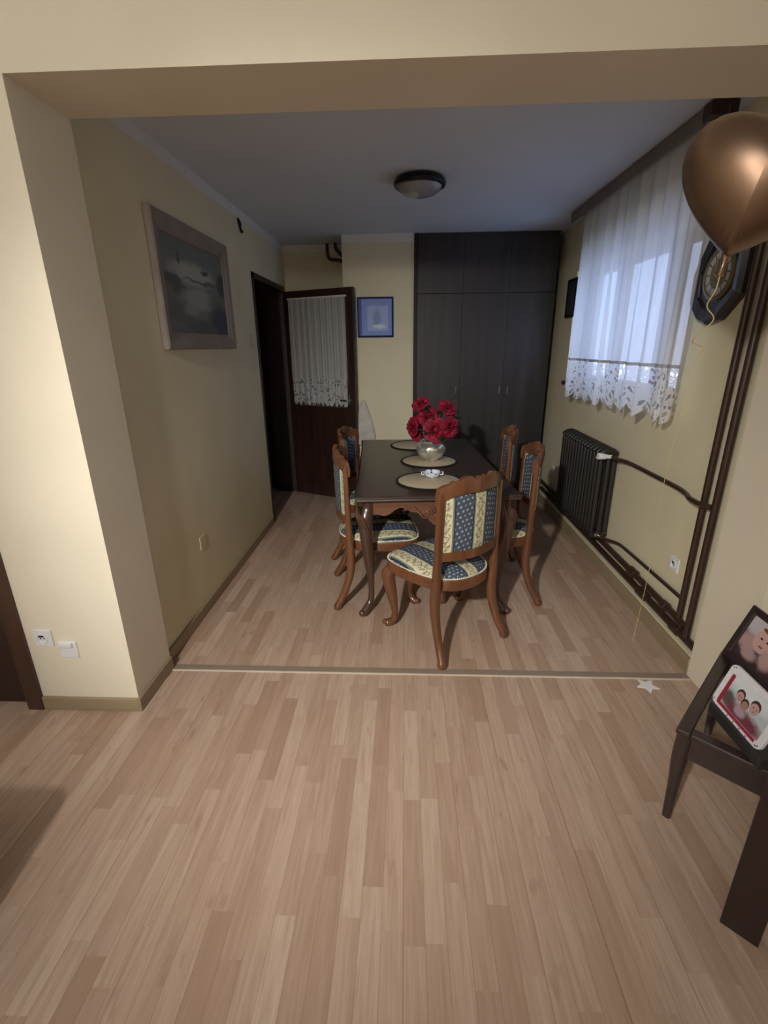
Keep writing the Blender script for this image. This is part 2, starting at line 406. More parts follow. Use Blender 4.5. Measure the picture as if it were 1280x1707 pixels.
# curtain on the door leaf
dc = thing('door_curtain', 'short white lace curtain hanging on the open dark door', 'curtain', (hx, hy, 0), ang)
DCX0, DCX1 = 0.075, LW-0.075
def pleat(u, k, ph=0): return 0.5*math.sin(u*k*2*PI+ph)+0.3*math.sin(u*k*2*PI*2.13+1.3+ph)+0.2*math.sin(u*k*2*PI*0.37)
def dcf(z0, z1, amp):
    def f(u, v):
        x = DCX0+(DCX1-DCX0)*u+0.01*v*(u-0.5); z = z1+(z0-z1)*v
        return (x, -0.036-0.014*pleat(u, 9)*(0.6+0.4*v), z)
    return f
cl = cloth_part('cloth', M_sheer2, dc, dcf(1.285, 2.055, 1), 140, 12, lambda u, v: (u*0.65*1.3, v*0.77))
def dlace(u, v):
    sc = abs(math.sin(u*12*PI)); x = DCX0+(DCX1-DCX0)*u; z = 1.285-v*(0.225+0.05*(sc**0.6))
    return (x, -0.036-0.014*pleat(u, 9), z)
cloth_part('lace_hem', M_lace, dc, dlace, 160, 8, lambda u, v: (u*0.85, v*0.25))
bm = bmesh.new(); sweep(bm, [(DCX0-0.01, -0.032, 2.06), (DCX1+0.01, -0.032, 2.06)], 0.009, 10, 1)
obj('rod', bm, M_white, dc, smooth=True)

# white cloth bag hung behind the door leaf
bm = bmesh.new(); prof = [(0.0, 0.0), (0.13, 0.02), (0.15, 0.12), (0.125, 0.25), (0.085, 0.38), (0.045, 0.50), (0.02, 0.56)]
lathe(bm, [(max(r, 0.005), z) for r, z in prof], 20, (0, 0, 0), flute=5, famp=0.08)
bmesh.ops.scale(bm, verts=bm.verts[:], vec=(0.75, 0.2, 0.85))
M_bag = plain('whitish_cloth', srgb(196, 190, 180), 0.8, var=0.08, scale=10)
tag(obj('cloth_bag', bm, M_bag, smooth=True, loc=(-0.435, 5.018, 0.60)), 'whitish cloth bag hanging behind the edge of the open door', 'bag')

# brown door in the front wall at far left (door_2)
fr = bmesh.new(); box(fr, -1.765, -1.69, YF-0.018, YF+0.12, 0, 2.11); box(fr, -2.6, -1.69, YF-0.018, YF+0.12, 2.05, 2.11)
d2 = struct('door_2', fr, M_frame, bevel=0.004)
obj('door_panel', bx(-2.6, -1.765, YF+0.03, YF+0.07, 0.005, 2.05), M_door, d2)

# window
t = NT('clear_window_glass')
gb = t.n('ShaderNodeBsdfGlass'); gb.inputs['IOR'].default_value = 1.45; gb.inputs['Roughness'].default_value = 0
tp = t.n('ShaderNodeBsdfTransparent'); gl = t.n('ShaderNodeBsdfGlossy'); gl.inputs['Roughness'].default_value = 0.02
mx = t.n('ShaderNodeMixShader'); mx.inputs[0].default_value = 0.06
t.l(tp.outputs[0], mx.inputs[1]); t.l(gl.outputs[0], mx.inputs[2]); t.l(mx.outputs[0], t.out.inputs[0]); M_glass = t.m
bm = bmesh.new(); FX0, FX1 = 1.60, 1.665
box(bm, FX0, FX1, WY0, WY0+0.06, WZ0, WZ1); box(bm, FX0, FX1, WY1-0.06, WY1, WZ0, WZ1)
box(bm, FX0, FX1, WY0, WY1, WZ0, WZ0+0.06); box(bm, FX0, FX1, WY0, WY1, WZ1-0.06, WZ1)
box(bm, FX0, FX1, 3.20, 3.33, WZ0, WZ1); box(bm, FX0, FX1, 3.95, 4.07, WZ0, WZ1)
w1 = struct('window_1', bm, plain('brown_window_frame', srgb(84, 62, 48), 0.5, var=0.04))
for a, b in ((WY0+0.06, 3.20), (3.33, 3.95), (4.07, WY1-0.06)):
    obj('window_pane', bx(1.628, 1.632, a, b, WZ0+0.06, WZ1-0.06), M_glass, w1)
obj('window_sill', bx(XW-0.04, FX0, WY0, WY1, WZ0-0.03, WZ0), M_frame, w1, bevel=0.004)

# ------------------------------------------------------------------ wardrobe
WX0, WX1 = 0.078, 1.425
M_ward = wood('dark_wenge_laminate', srgb(25, 22, 25), srgb(58, 51, 54), 0.45, 'Z', 0.35, coat=0)
M_wside = plain('dark_edge', srgb(24, 19, 18), 0.6)
wd = thing('built_in_wardrobe', 'tall dark brown built-in wardrobe beside the chimney breast', 'wardrobe', ((WX0+WX1)/2, YCH, 0))
ox = (WX0+WX1)/2
obj('side_panel', bx(WX0-ox+0.002, WX0-ox+0.032, -0.012, 0.42, 0, ZC-0.002), M_wside, wd)
obj('carcass', bx(WX0-ox+0.032, WX1-ox-0.002, 0.025, 0.42, 0, ZC-0.002), M_wside, wd)
dw = (WX1-WX0-0.036)/3
for k in range(3):
    x0 = WX0-ox+0.034+k*dw
    dr = obj('door', bx(x0+0.001, x0+dw-0.001, 0, 0.02, 0.06, 2.07), M_ward, wd, bevel=0.0015)
    hxp = x0+dw-0.035 if k != 2 else x0+0.045
    bm = bmesh.new(); sweep(bm, [(hxp, 0, 1.11), (hxp, -0.022, 1.115), (hxp, -0.026, 1.16), (hxp, -0.022, 1.205), (hxp, 0, 1.21)], 0.005, 8)
    obj('handle', bm, plain('brushed_handle', srgb(150, 150, 152), 0.35, 1.0), dr, smooth=True)
    obj('upper_door', bx(x0+0.001, x0+dw-0.001, 0, 0.02, 2.073, ZC-0.004), M_ward, wd, bevel=0.0015)
obj('plinth', bx(WX0-ox+0.034, WX1-ox-0.002, 0.005, 0.025, 0, 0.058), M_wside, wd)

# ------------------------------------------------------------------ pictures
def pic_mat(name, bgc, shapes, noise_cols=None, rough=0.3, nscale=5, coat=0.0):
    """flat print: ellipses / boxes in UV, painted in order"""
    t = NT(name); uv = t.coord('UV'); s = t.sep(uv)
    n = t.noise(uv, nscale, 6, 0.65, 0.4)
    c = t.mix(n, bgc, noise_cols) if noise_cols else bgc
    wob = t.math('MULTIPLY', t.math('SUBTRACT', t.noise(uv, 9, 3), 0.5), 0.10)
    for kind, cx, cy, rx, ry, col in shapes:
        dx = t.math('DIVIDE', t.math('SUBTRACT', t.math('ADD', s[0], wob if kind == 'w' else 0.0), cx), rx)
        dy = t.math('DIVIDE', t.math('SUBTRACT', t.math('ADD', s[1], wob if kind == 'w' else 0.0), cy), ry)
        if kind == 'b': d = t.math('MAXIMUM', t.math('ABSOLUTE', dx), t.math('ABSOLUTE', dy))
        else: d = t.math('SQRT', t.math('ADD', t.math('MULTIPLY', dx, dx), t.math('MULTIPLY', dy, dy)))
        sm = t.n('ShaderNodeMapRange', interpolation_type='SMOOTHSTEP'); t.l(d, sm.inputs[0])
        e = 0.06 if kind != 'w' else 0.4
        sm.inputs[1].default_value = 1-e; sm.inputs[2].default_value = 1+e; sm.inputs[3].default_value = 1; sm.inputs[4].default_value = 0
        c = t.mix(sm.outputs[0], c, col)
    return t.base(c, rough, 0, 0.4, coat)
def quad_uv(bm, pts):
    uvl = bm.loops.layers.uv.verify(); f = bm.faces.new([bm.verts.new(p) for p in pts])
    for lp, uv in zip(f.loops, ((0, 0), (1, 0), (1, 1), (0, 1))): lp[uvl].uv = uv
def print_slab(w_, h_, th, name, mat, parent, y=0.0, z0=0.0):
    """print facing -y in local frame, x in [-w/2, w/2], thin solid"""
    bm = bmesh.new(); quad_uv(bm, [(-w_/2, y, z0), (w_/2, y, z0), (w_/2, y, z0+h_), (-w_/2, y, z0+h_)])
    o = obj(name, bm, mat, parent)
    so = o.modifiers.new('thick', 'SOLIDIFY'); so.thickness = th; so.offset = -1
    return o
def frame_bm(w_, h_, fw, d, inner_d):
    """mitred moulding, facing -y, back at y=0, front outer at -d, inner lip at -inner_d"""
    bm = bmesh.new()
    P = [(-w_/2, 0), (w_/2, 0), (w_/2, h_), (-w_/2, h_)]
    cx, cz = 0, h_/2
    def ring(inset, y):
        return [bm.verts.new((math.copysign(abs(p[0])-inset, p[0]), y, (p[1]+inset if p[1] < cz else p[1]-inset))) for p in P]
    rs = [ring(0, 0), ring(0, -d*0.8), ring(0.008, -d), ring(fw*0.55, -d*0.86), ring(fw*0.8, -inner_d-0.004), ring(fw, -inner_d), ring(fw, 0)]
    for a, b in zip(rs, rs[1:]+rs[:1]):
        for k in range(4): bm.faces.new((a[k], a[(k+1) % 4], b[(k+1) % 4], b[k]))
    return bm
# landscape painting on the left wall (faces +x): local -y -> world +x means rotz = +90deg
M_pf = plain('greyish_wood_frame', srgb(136, 125, 116), 0.55, var=0.06, scale=8)
PW, PH = 1.055, 0.665
pt = thing('landscape_painting', 'large painting of a misty grey landscape in a pale wooden frame on the left wall', 'painting', (XL+0.002, 3.12, 1.595), PI/2)
obj('frame', frame_bm(PW, PH, 0.088, 0.036, 0.018), M_pf, pt)
M_paint = pic_mat('misty_landscape', srgb(122, 126, 122), [
    ('w', 0.5, 0.88, 0.8, 0.22, srgb(112, 118, 118)), ('w', 0.45, 0.66, 0.35, 0.12, srgb(164, 166, 160)),
    ('w', 0.12, 0.56, 0.13, 0.06, srgb(84, 88, 84)), ('w', 0.27, 0.46, 0.16, 0.06, srgb(78, 82, 78)), ('w', 0.95, 0.62, 0.09, 0.14, srgb(62, 64, 70)),
    ('w', 0.64, 0.72, 0.06, 0.03, srgb(70, 72, 74)), ('w', 0.24, 0.80, 0.018, 0.07, srgb(80, 84, 86)), ('w', 0.6, 0.60, 0.3, 0.02, srgb(92, 96, 94)),
    ('w', 0.5, 0.40, 0.28, 0.12, srgb(150, 150, 144)), ('w', 0.85, 0.40, 0.2, 0.1, srgb(104, 112, 106)), ('w', 0.86, 0.16, 0.2, 0.2, srgb(66, 68, 86)), ('w', 0.16, 0.22, 0.24, 0.1, srgb(98, 102, 98)),
    ('w', 0.35, 0.26, 0.12, 0.06, srgb(140, 140, 134)), ('w', 0.5, 0.08, 0.25, 0.08, srgb(86, 90, 92))], srgb(96, 100, 98), nscale=7, rough=0.5)
print_slab(PW-0.17, PH-0.17, 0.006, 'canvas', M_paint, pt, y=-0.012, z0=0.085)
# blue picture on the chimney breast
M_bluef = plain('dark_blue_frame', srgb(36, 44, 92), 0.35, var=0.04)
bp = thing('blue_picture', 'small blue framed picture on the chimney breast between door and wardrobe', 'picture', (-0.295, YCH-0.001, 1.683), 0)
obj('frame', frame_bm(0.355, 0.368, 0.02, 0.016, 0.008), M_bluef, bp)
M_blue = pic_mat('pale_blue_print', srgb(104, 130, 205), [('b', 0.57, 0.47, 0.32, 0.34, srgb(150, 170, 222)), ('w', 0.55, 0.45, 0.12, 0.25, srgb(120, 140, 190)),
                 ('w', 0.62, 0.25, 0.2, 0.06, srgb(205, 212, 230)), ('b', 0.03, 0.5, 0.05, 0.5, srgb(34, 56, 160))], srgb(124, 148, 212), nscale=6, rough=0.45)
print_slab(0.32, 0.335, 0.004, 'print', M_blue, bp, y=-0.006, z0=0.017)
# small dark picture on the window wall by the wardrobe (faces -x)
sp = thing('dark_picture', 'small dark framed picture on the window wall next to the wardrobe', 'picture', (XW-0.001, 4.76, 1.83), -PI/2)
obj('frame', frame_bm(0.24, 0.32, 0.02, 0.02, 0.01), M_mdark, sp)
print_slab(0.205, 0.285, 0.003, 'print', pic_mat('dark_print', srgb(36, 38, 48), [('w', 0.5, 0.5, 0.2, 0.3, srgb(62, 64, 70))]), sp, y=-0.008, z0=0.018)

# ------------------------------------------------------------------ sockets, switch
def socket(name, label, loc, rotz, kind, cat='socket'):
    t_ = thing(name, label, cat, loc, rotz)
    obj('cover_plate', bx(-0.041, 0.041, -0.009, 0, -0.041, 0.041), M_white, t_, bevel=0.003)
    if kind == 'round':
        bm = bmesh.new(); lathe(bm, [(0.021, 0), (0.021, 0.004), (0.024, 0.004), (0.024, 0)], 24, cap0=False, cap1=False)
        bmesh.ops.rotate(bm, verts=bm.verts[:], cent=(0, 0, 0), matrix=Matrix.Rotation(PI/2, 3, 'X')); bmesh.ops.translate(bm, verts=bm.verts[:], vec=(0, -0.009, 0))
        obj('rim', bm, M_white, t_, smooth=True)
        bm = bmesh.new()
        for dx_ in (-0.009, 0.009):
            b2 = bmesh.new(); lathe(b2, [(0.0028, 0), (0.0028, 0.003)], 10)
            bmesh.ops.rotate(b2, verts=b2.verts[:], cent=(0, 0, 0), matrix=Matrix.Rotation(PI/2, 3, 'X'))
            bmesh.ops.translate(b2, verts=b2.verts[:], vec=(dx_, -0.0095, 0.0))
            me_ = bpy.data.meshes.new('tmp'); b2.to_mesh(me_); b2.free(); bm.from_mesh(me_); bpy.data.meshes.remove(me_)
        box(bm, -0.016, 0.006, -0.0115, -0.009, 0.006, 0.013)
        obj('socket_holes', bm, M_mdark, t_)
    elif kind == 'lid':
        obj('lid', bx(-0.034, 0.026, -0.022, -0.009, 0.018, 0.038), M_white, t_, bevel=0.003)
    elif kind == 'switch':
        obj('rocker', bx(-0.028, 0.028, -0.013, -0.009, -0.028, 0.028), M_white, t_, bevel=0.003)
    return t_
socket('wall_socket', 'white round-hole socket nearest the dark door frame, upper of the pair on the left pillar', (-1.605, YF, 0.389), 0, 'round')
socket('cable_socket', 'white square socket plate with a hinged lid, lower of the pair on the left pillar', (-1.501, YF, 0.331), 0, 'lid')
M_dim = M_white
socket('wall_socket', 'pale socket low on the window wall beside the two standing pipes', (XW, 2.475, 0.44), -PI/2, 'round')
socket('wall_socket', 'pale socket low on the window wall between wardrobe and radiator', (XW, 4.78, 0.40), -PI/2, 'round')
ck = thing('cream_socket', 'cream coloured socket low on the left wall under the painting', 'socket', (XL, 2.72, 0.45), PI/2)
M_creamp = plain('cream_plastic', srgb(212, 200, 166), 0.7, var=0.01)
obj('cover_plate', bx(-0.041, 0.041, -0.004, 0, -0.041, 0.041), M_creamp, ck, bevel=0.003)
sw = thing('light_switch', 'pale light switch on the left wall beside the doorway', 'switch', (XL, 4.13, 1.66), PI/2)
obj('cover_plate', bx(-0.04, 0.04, -0.009, 0, -0.06, 0.04), plain('pale_green_plastic', srgb(196, 200, 176), 0.5, var=0.01), sw, bevel=0.003)
obj('rocker', bx(-0.026, 0.026, -0.013, -0.009, -0.032, 0.026), M_creamp, sw, bevel=0.002)
# wire stub high on left wall
bm = bmesh.new(); sweep(bm, [(XL+0.004, 4.06, 2.52), (XL+0.014, 4.07, 2.485), (XL+0.010, 4.085, 2.46), (XL+0.018, 4.10, 2.43)], [0.008, 0.011, 0.008, 0.012], 8)
tag(obj('wire_stub', bm, M_mdark, smooth=True), 'short black wire stub high on the left wall beyond the painting', 'wire')
# short curved pipes in the recess corner above the door
for i, (P, lab) in enumerate((([(-0.80, YBK-0.03, ZC), (-0.80, YBK-0.03, ZC-0.09), (-0.775, YBK-0.035, ZC-0.14), (-0.72, YBK-0.04, ZC-0.15), (-0.66, YBK-0.04, ZC-0.16), (-0.605, YBK-0.04, ZC-0.20)], 'left of the two brown bent pipes under the ceiling above the open door'),
               ([(-0.715, YBK-0.06, ZC), (-0.71, YBK-0.06, ZC-0.05), (-0.675, YBK-0.06, ZC-0.09), (-0.64, YBK-0.06, ZC-0.12), (-0.605, YBK-0.06, ZC-0.15)], 'right of the two brown bent pipes under the ceiling above the open door'))):
    bm = bmesh.new(); sweep(bm, P, 0.016, 10)
    tag(obj('bent_pipe', bm, M_pipe, smooth=True), lab, 'pipe', 'bent pipes above the open door')

# ------------------------------------------------------------------ ceiling lamp (switched off)
cl_ = thing('ceiling_lamp', 'round dark rimmed ceiling lamp with a frosted glass bowl above the dining table', 'lamp', (0.085, 3.50, ZC))
bm = bmesh.new(); lathe(bm, [(0.12, 0), (0.155, -0.012), (0.165, -0.035), (0.158, -0.05), (0.14, -0.052), (0.14, -0.03)], 40, cap1=False)
obj('rim', bm, M_mdark, cl_, smooth=True)
bm = bmesh.new(); lathe(bm, [(0.142, -0.044), (0.13, -0.068), (0.10, -0.088), (0.06, -0.100), (0.025, -0.104), (0.001, -0.105)], 40)
obj('glass_bowl', bm, plain('frosted_glass_bowl', srgb(150, 152, 158), 0.18, var=0.01), cl_, smooth=True)
# pendant lamp behind the camera that lights the scene
pl = thing('pendant_lamp', 'lit pendant lamp hanging in the front room', 'lamp', (LAMP[0], LAMP[1], ZT))
bm = bmesh.new(); lathe(bm, [(0.05, 0), (0.05, -0.02), (0.006, -0.03), (0.006, -0.20), (0.03, -0.21), (0.03, -0.235)], 20)
obj('ceiling_mount', bm, M_mdark, pl, smooth=True)
bm = bmesh.new(); ball(bm, (0, 0, -0.275), 0.035)
te = NT('lit_bulb'); te.b.inputs['Emission Color'].default_value = (1, 0.97, 0.91, 1); te.b.inputs['Emission Strength'].default_value = 30
bulb = obj('bulb', bm, te.m, pl, smooth=True)

# ------------------------------------------------------------------ window curtain and its rail
RX = 1.375
rl = thing('curtain_rail', 'grey wooden curtain rail under the ceiling along the window wall', 'curtain rail', (RX, 3.5, ZC))
obj('pelmet_board', bx(-0.054, -0.040, -0.86, 0.95, -0.072, -0.006), plain('grey_painted_board', srgb(120, 112, 104), 0.6, var=0.05), rl, bevel=0.003)
obj('rail_body', bx(-0.042, 0.05, -0.86, 0.95, -0.019, 0), M_mdark, rl)
bm = bmesh.new(); box(bm, -0.062, 0.055, -0.93, -0.86, -0.06, -0.002)
obj('end_cap', bm, plain('brown_end_cap', srgb(52, 34, 26), 0.5), rl, bevel=0.006)

cu = thing('window_curtain', 'white sheer curtain with a deep lace hem hanging in front of the window', 'curtain', (RX+0.004, 3.46, 0))
CY0, CY1, CZT, CZM, CZB = -0.90, 0.87, ZC-0.022, 1.485, 1.20
def cur_xy(u, v):
    y = CY0+(CY1-CY0)*u
    y += 0.02*math.sin(u*40)*v
    if u < 0.14: y += (0.14-u)*0.38*v    # near edge drifts inward towards the hem
    x = 0.037*pleat(u, 8.5)*(0.25+0.75*v)+0.012*math.sin(u*71+v*2)
    return x, y
def cuf(u, v):
    x, y = cur_xy(u, v*0.8); return (x, y, CZT+(CZM-CZT)*v)
cloth_part('cloth', M_sheer, cu, cuf, 260, 16, lambda u, v: (u*2.6, v*1.05))
def cul(u, v):
    x, y = cur_xy(u, 0.8+0.2*v)
    sc = abs(math.sin(u*17*PI)); return (x, y, CZM-v*(0.235+0.065*sc**0.7))
cloth_part('lace_hem', M_lace, cu, cul, 340, 10, lambda u, v: (u*2.6, v*0.3))
def cub(u, v):
    x, y = cur_xy(u, 0.8); return (x-0.003, y, CZM+0.008-v*0.018)
cloth_part('hem_band', plain('hem_ribbon', srgb(170, 176, 186), 0.8), cu, cub, 260, 1, lambda u, v: (u, v))

# ------------------------------------------------------------------ radiator
rd = thing('radiator', 'dark brown ribbed radiator hanging on the window wall', 'radiator', (1.422, 3.76, 0))
NS = 14; pitch_ = 0.062
bm = bmesh.new()
for k in range(NS):
    y = -0.42+k*pitch_
    for xx in (-0.052, 0.0, 0.040):
        sweep(bm, [(xx, y, 0.275), (xx, y, 0.33), (xx, y, 0.80), (xx, y, 0.87)], [(0.017, 0.014), (0.018, 0.019), (0.018, 0.019), (0.017, 0.016)], 10, 3)
    sweep(bm, [(-0.066, y, 0.872), (-0.03, y, 0.892), (0.015, y, 0.892), (0.052, y, 0.872)], [(0.02, 0.022), (0.026, 0.026), (0.026, 0.026), (0.02, 0.02)], 10, 3)
    sweep(bm, [(-0.066, y, 0.285), (-0.03, y, 0.268), (0.015, y, 0.268), (0.052, y, 0.285)], [(0.02, 0.022), (0.026, 0.026), (0.026, 0.026), (0.02, 0.02)], 10, 3)
obj('ribs', bm, M_rad, rd, smooth=True)
for z in (0.285, 0.865):
    bm = bmesh.new(); sweep(bm, [(-0.006, -0.44, z), (-0.006, 0.405, z)], 0.020, 12, 1)
    obj('header_tube', bm, M_rad, rd, smooth=True)
for yy in (-0.3, 0.27): obj('wall_bracket', bx(0.03, 0.072, yy-0.02, yy+0.02, 0.78, 0.81), M_mdark, rd)
VY = -0.47
bm = bmesh.new(); sweep(bm, [(-0.006, -0.43, 0.865), (-0.006, VY-0.03, 0.865)], 0.013, 12, 1)
valve = obj('valve', bm, M_steel, rd, smooth=True)
bm = bmesh.new(); sweep(bm, [(-0.006, VY-0.01, 0.865), (-0.035, VY-0.01, 0.868), (-0.045, VY-0.01, 0.868), (-0.095, VY-0.01, 0.872), (-0.10, VY-0.01, 0.872)], [0.014, 0.014, 0.018, 0.023, 0.018], 16, 2)
obj('valve_head', bm, M_white, valve, smooth=True)
bm = bmesh.new(); sweep(bm, [(-0.006, -0.42, 0.285), (-0.006, -0.5, 0.285)], 0.014, 12, 1); sweep(bm, [(-0.006, -0.47, 0.285), (-0.05, -0.47, 0.285)], 0.012, 10, 1)
obj('return_valve', bm, M_steel, rd, smooth=True)

# ------------------------------------------------------------------ heating pipes
def pipe(label, P, r, sub=4, extra=None, name='heating_pipe'):
    bm = bmesh.new(); sweep(bm, P, r, 14, sub)
    o = obj(name, bm, M_pipe, smooth=True); tag(o, label, 'pipe', None)
    if extra:
        for E in extra:
            bm = bmesh.new(); sweep(bm, E[0], E[1], 14, 1); obj('coupling', bm, M_pipe, o, smooth=True, bevel=0.002)
    return o
PX = 1.468
pipe('brown standing pipe farther from the camera, left of the pair by the right pillar', [(PX, 2.295, 0.20), (PX, 2.295, 0.3), (PX, 2.295, 1.5), (PX, 2.29, ZC)], 0.0165)
pipe('brown standing pipe closest to the right pillar, right of the pair', [(PX, 2.205, 0.145), (PX, 2.205, 0.3), (PX, 2.205, 1.5), (PX, 2.20, ZC)], 0.0175)
pipe('thin brown pipe running from the radiator valve to the standing pipes', [(1.416, 3.26, 0.865), (1.425, 3.22, 0.865), (1.464, 3.12, 0.862), (1.470, 2.8, 0.862), (1.470, 2.55, 0.862), (1.452, 2.42, 0.862), (1.428, 2.35, 0.862), (1.428, 2.26, 0.862), (1.452, 2.21, 0.862)], 0.0125)
pipe('thin brown return pipe sloping from the radiator foot, topmost of the low pipes', [(1.416, 3.26, 0.285), (1.43, 3.20, 0.287), (1.472, 3.12, 0.292), (1.480, 3.0, 0.296), (1.482, 2.6, 0.303), (1.480, 2.30, 0.31)], 0.011)
pipe('thick brown low pipe, middle of the three running along the kerb', [(PX-0.002, YCH-0.01, 0.212), (PX-0.002, 3.5, 0.212), (PX-0.002, 2.5, 0.205), (PX-0.002, 2.30, 0.20), (PX-0.002, 2.23, 0.19)], 0.020,
     extra=[([(PX-0.002, 2.88, 0.21), (PX-0.002, 2.80, 0.21)], 0.029), ([(PX-0.002, 2.46, 0.204), (PX-0.002, 2.41, 0.203)], 0.026)])
pipe('thick brown low pipe, lowest of the three running along the kerb', [(PX+0.004, YCH-0.01, 0.136), (PX+0.004, 3.5, 0.136), (PX+0.004, 2.5, 0.136), (PX+0.004, 2.11, 0.134)], 0.021,
     extra=[([(PX+0.004, 2.74, 0.137), (PX+0.004, 2.64, 0.137)], 0.029), ([(PX+0.004, 2.34, 0.136), (PX+0.004, 2.27, 0.136)], 0.028)])

# ------------------------------------------------------------------ wall clock
ckx = thing('wall_clock', 'dark octagonal wall clock with a round silver dial beside the window curtain', 'clock', (XW, 2.545, 1.905), -PI/2)
M_clock = plain('blackish_clock_wood', srgb(34, 32, 38), 0.3, var=0.04, coat=0.3)
oc = [(-0.07, 0.235), (0.07, 0.235), (0.185, 0.10), (0.185, -0.10), (0.06, -0.205), (-0.03, -0.225), (-0.10, -0.205), (-0.185, -0.13), (-0.195, 0.02)]
bm = bmesh.new()
def oct_ring(sc, y): return [bm.verts.new((p[0]*sc, y, p[1]*sc)) for p in oc]
rs = [oct_ring(1, 0), oct_ring(1, -0.03), oct_ring(0.93, -0.05), oct_ring(0.72, -0.042), oct_ring(0.70, -0.03)]
for a, b in zip(rs, rs[1:]):
    for k in range(len(oc)): bm.faces.new((a[k], a[(k+1) % len(oc)], b[(k+1) % len(oc)], b[k]))
bm.faces.new(rs[0][::-1]); bm.faces.new(rs[-1])
obj('case', bm, M_clock, ckx)
def disc_y(prof, n=40):
    b = bmesh.new(); lathe(b, prof, n); bmesh.ops.rotate(b, verts=b.verts[:], cent=(0, 0, 0), matrix=Matrix.Rotation(PI/2, 3, 'X')); return b
dz = disc_y([(0.118, 0.03), (0.118, 0.038), (0.10, 0.044), (0.098, 0.036), (0.001, 0.036)])
tdial = NT('clock_dial'); co = tdial.coord(); sdl = tdial.sep(co)
rad_ = tdial.math('SQRT', tdial.math('ADD', tdial.math('MULTIPLY', sdl[0], sdl[0]), tdial.math('MULTIPLY', sdl[2], sdl[2])))
an = tdial.math('FRACT', tdial.math('MULTIPLY', tdial.math('ADD', tdial.math('DIVIDE', tdial.math('ARCTAN2', sdl[0], sdl[2]), 2*PI), 0.5), 12.0))
tick = tdial.math('MULTIPLY', tdial.math('LESS_THAN', tdial.math('ABSOLUTE', tdial.math('SUBTRACT', an, 0.5)), 0.43), 1.0)
ringf = tdial.math('MULTIPLY', tdial.math('GREATER_THAN', rad_, 0.066), tdial.math('LESS_THAN', rad_, 0.097))
c = tdial.mix(ringf, srgb(118, 106, 74), tdial.mix(tick, srgb(60, 60, 64), srgb(186, 188, 190)))
M_dial = tdial.base(c, 0.3, 0.2)
dial = obj('dial', dz, M_dial, ckx, smooth=True)
bm = bmesh.new(); box(bm, -0.004, 0.004, -0.052, -0.048, -0.01, 0.075)
h1 = box(bm, -0.004, 0.004, -0.056, -0.052, -0.01, 0.05); bmesh.ops.rotate(bm, verts=h1, cent=(0, 0, 0), matrix=Matrix.Rotation(2.2, 3, 'Y'))
obj('hands', bm, plain('brass', srgb(200, 176, 110), 0.3, 1.0), dial)

# ------------------------------------------------------------------ dining table
TR = math.radians(3.4); TC = (0.138, 3.50)
tb = thing('dining_table', 'long dark walnut dining table with carved cabriole legs', 'table', (TC[0], TC[1], 0), TR)
TW, TL, TZ = 0.472, 0.88, 0.788
# top outline: rectangle with softly flared corners
out = []
def edge_pts():
    pts = []
    N = 16
    fl = lambda s: 0.012*(abs(s)**4)
    for i in range(N): s = -1+2*i/N; pts.append((s*TW, -TL-fl(s)))
    for i in range(N): s = -1+2*i/N; pts.append((TW+fl(s), s*TL))
    for i in range(N): s = 1-2*i/N; pts.append((s*TW, TL+fl(s)))
    for i in range(N): s = 1-2*i/N; pts.append((-TW-fl(s), s*TL))
    return pts
ep = edge_pts(); bm = bmesh.new()
def ering(sc, z): return [bm.verts.new((p[0]*(1-sc/TW), p[1]*(1-sc/TL), z)) for p in ep]
rs = [ering(0.022, TZ-0.036), ering(0.006, TZ-0.034), ering(0.0, TZ-0.027), ering(0.004, TZ-0.018), ering(-0.004, TZ-0.012), ering(0.0, TZ-0.004), ering(0.006, TZ)]
for a, b in zip(rs, rs[1:]):
    for k in range(len(ep)): bm.faces.new((a[k], a[(k+1) % len(ep)], b[(k+1) % len(ep)], b[k]))
bm.faces.new(rs[0][::-1]); bm.faces.new(rs[-1])
obj('tabletop', bm, M_table, tb, smooth=True, auto=30)
# apron boards with a wavy lower edge
def apron(L, parent, cx, cy, rz):
    bm = bmesh.new(); N = 40
    def low(s):
        a = abs(s)
        return TZ-0.036-(0.075+0.020*math.cos(a*PI*2.2)+0.055*math.exp(-(a/0.22)**2)+0.012*math.cos(a*17))
    def fn(i):
        s = -1+2*i/N; x = s*L; zl = low(s)
        return [(x, -0.013, TZ-0.036), (x, 0.013, TZ-0.036), (x, 0.013, zl), (x, -0.013, zl)]
    strip_solid(bm, N, fn)
    # carved centre: shell and scrolls
    for k in range(-3, 4):
        a = k*0.38; ball(bm, (0.05*math.sin(a), -0.018, TZ-0.13+0.04*math.cos(a)), 0.018, (0.45, 0.6, 1.5), 8, 6, Matrix.Rotation(a, 3, 'Y'))
    for sgn in (-1, 1):
        P = [(sgn*(0.07+0.028*t_*math.cos(t_*5)), -0.02, TZ-0.12+0.026*t_*math.sin(t_*5)) for t_ in [j/8 for j in range(9)]]
        sweep(bm, P+[(sgn*0.13, -0.018, TZ-0.085), (sgn*0.2, -0.016, TZ-0.10)], [0.006]*len(P)+[0.008, 0.003], 6, 2)
    bmesh.ops.rotate(bm, verts=bm.verts[:], cent=(0, 0, 0), matrix=Matrix.Rotation(rz, 3, 'Z'))
    bmesh.ops.translate(bm, verts=bm.verts[:], vec=(cx, cy, 0))
    return obj('apron', bm, M_apron, parent, smooth=True, auto=35)
apron(TW-0.075, tb, 0, -TL+0.055, 0); apron(TW-0.075, tb, 0, TL-0.055, PI)
apron(TL-0.085, tb, -TW+0.055, 0, -PI/2); apron(TL-0.085, tb, TW-0.055, 0, PI/2)
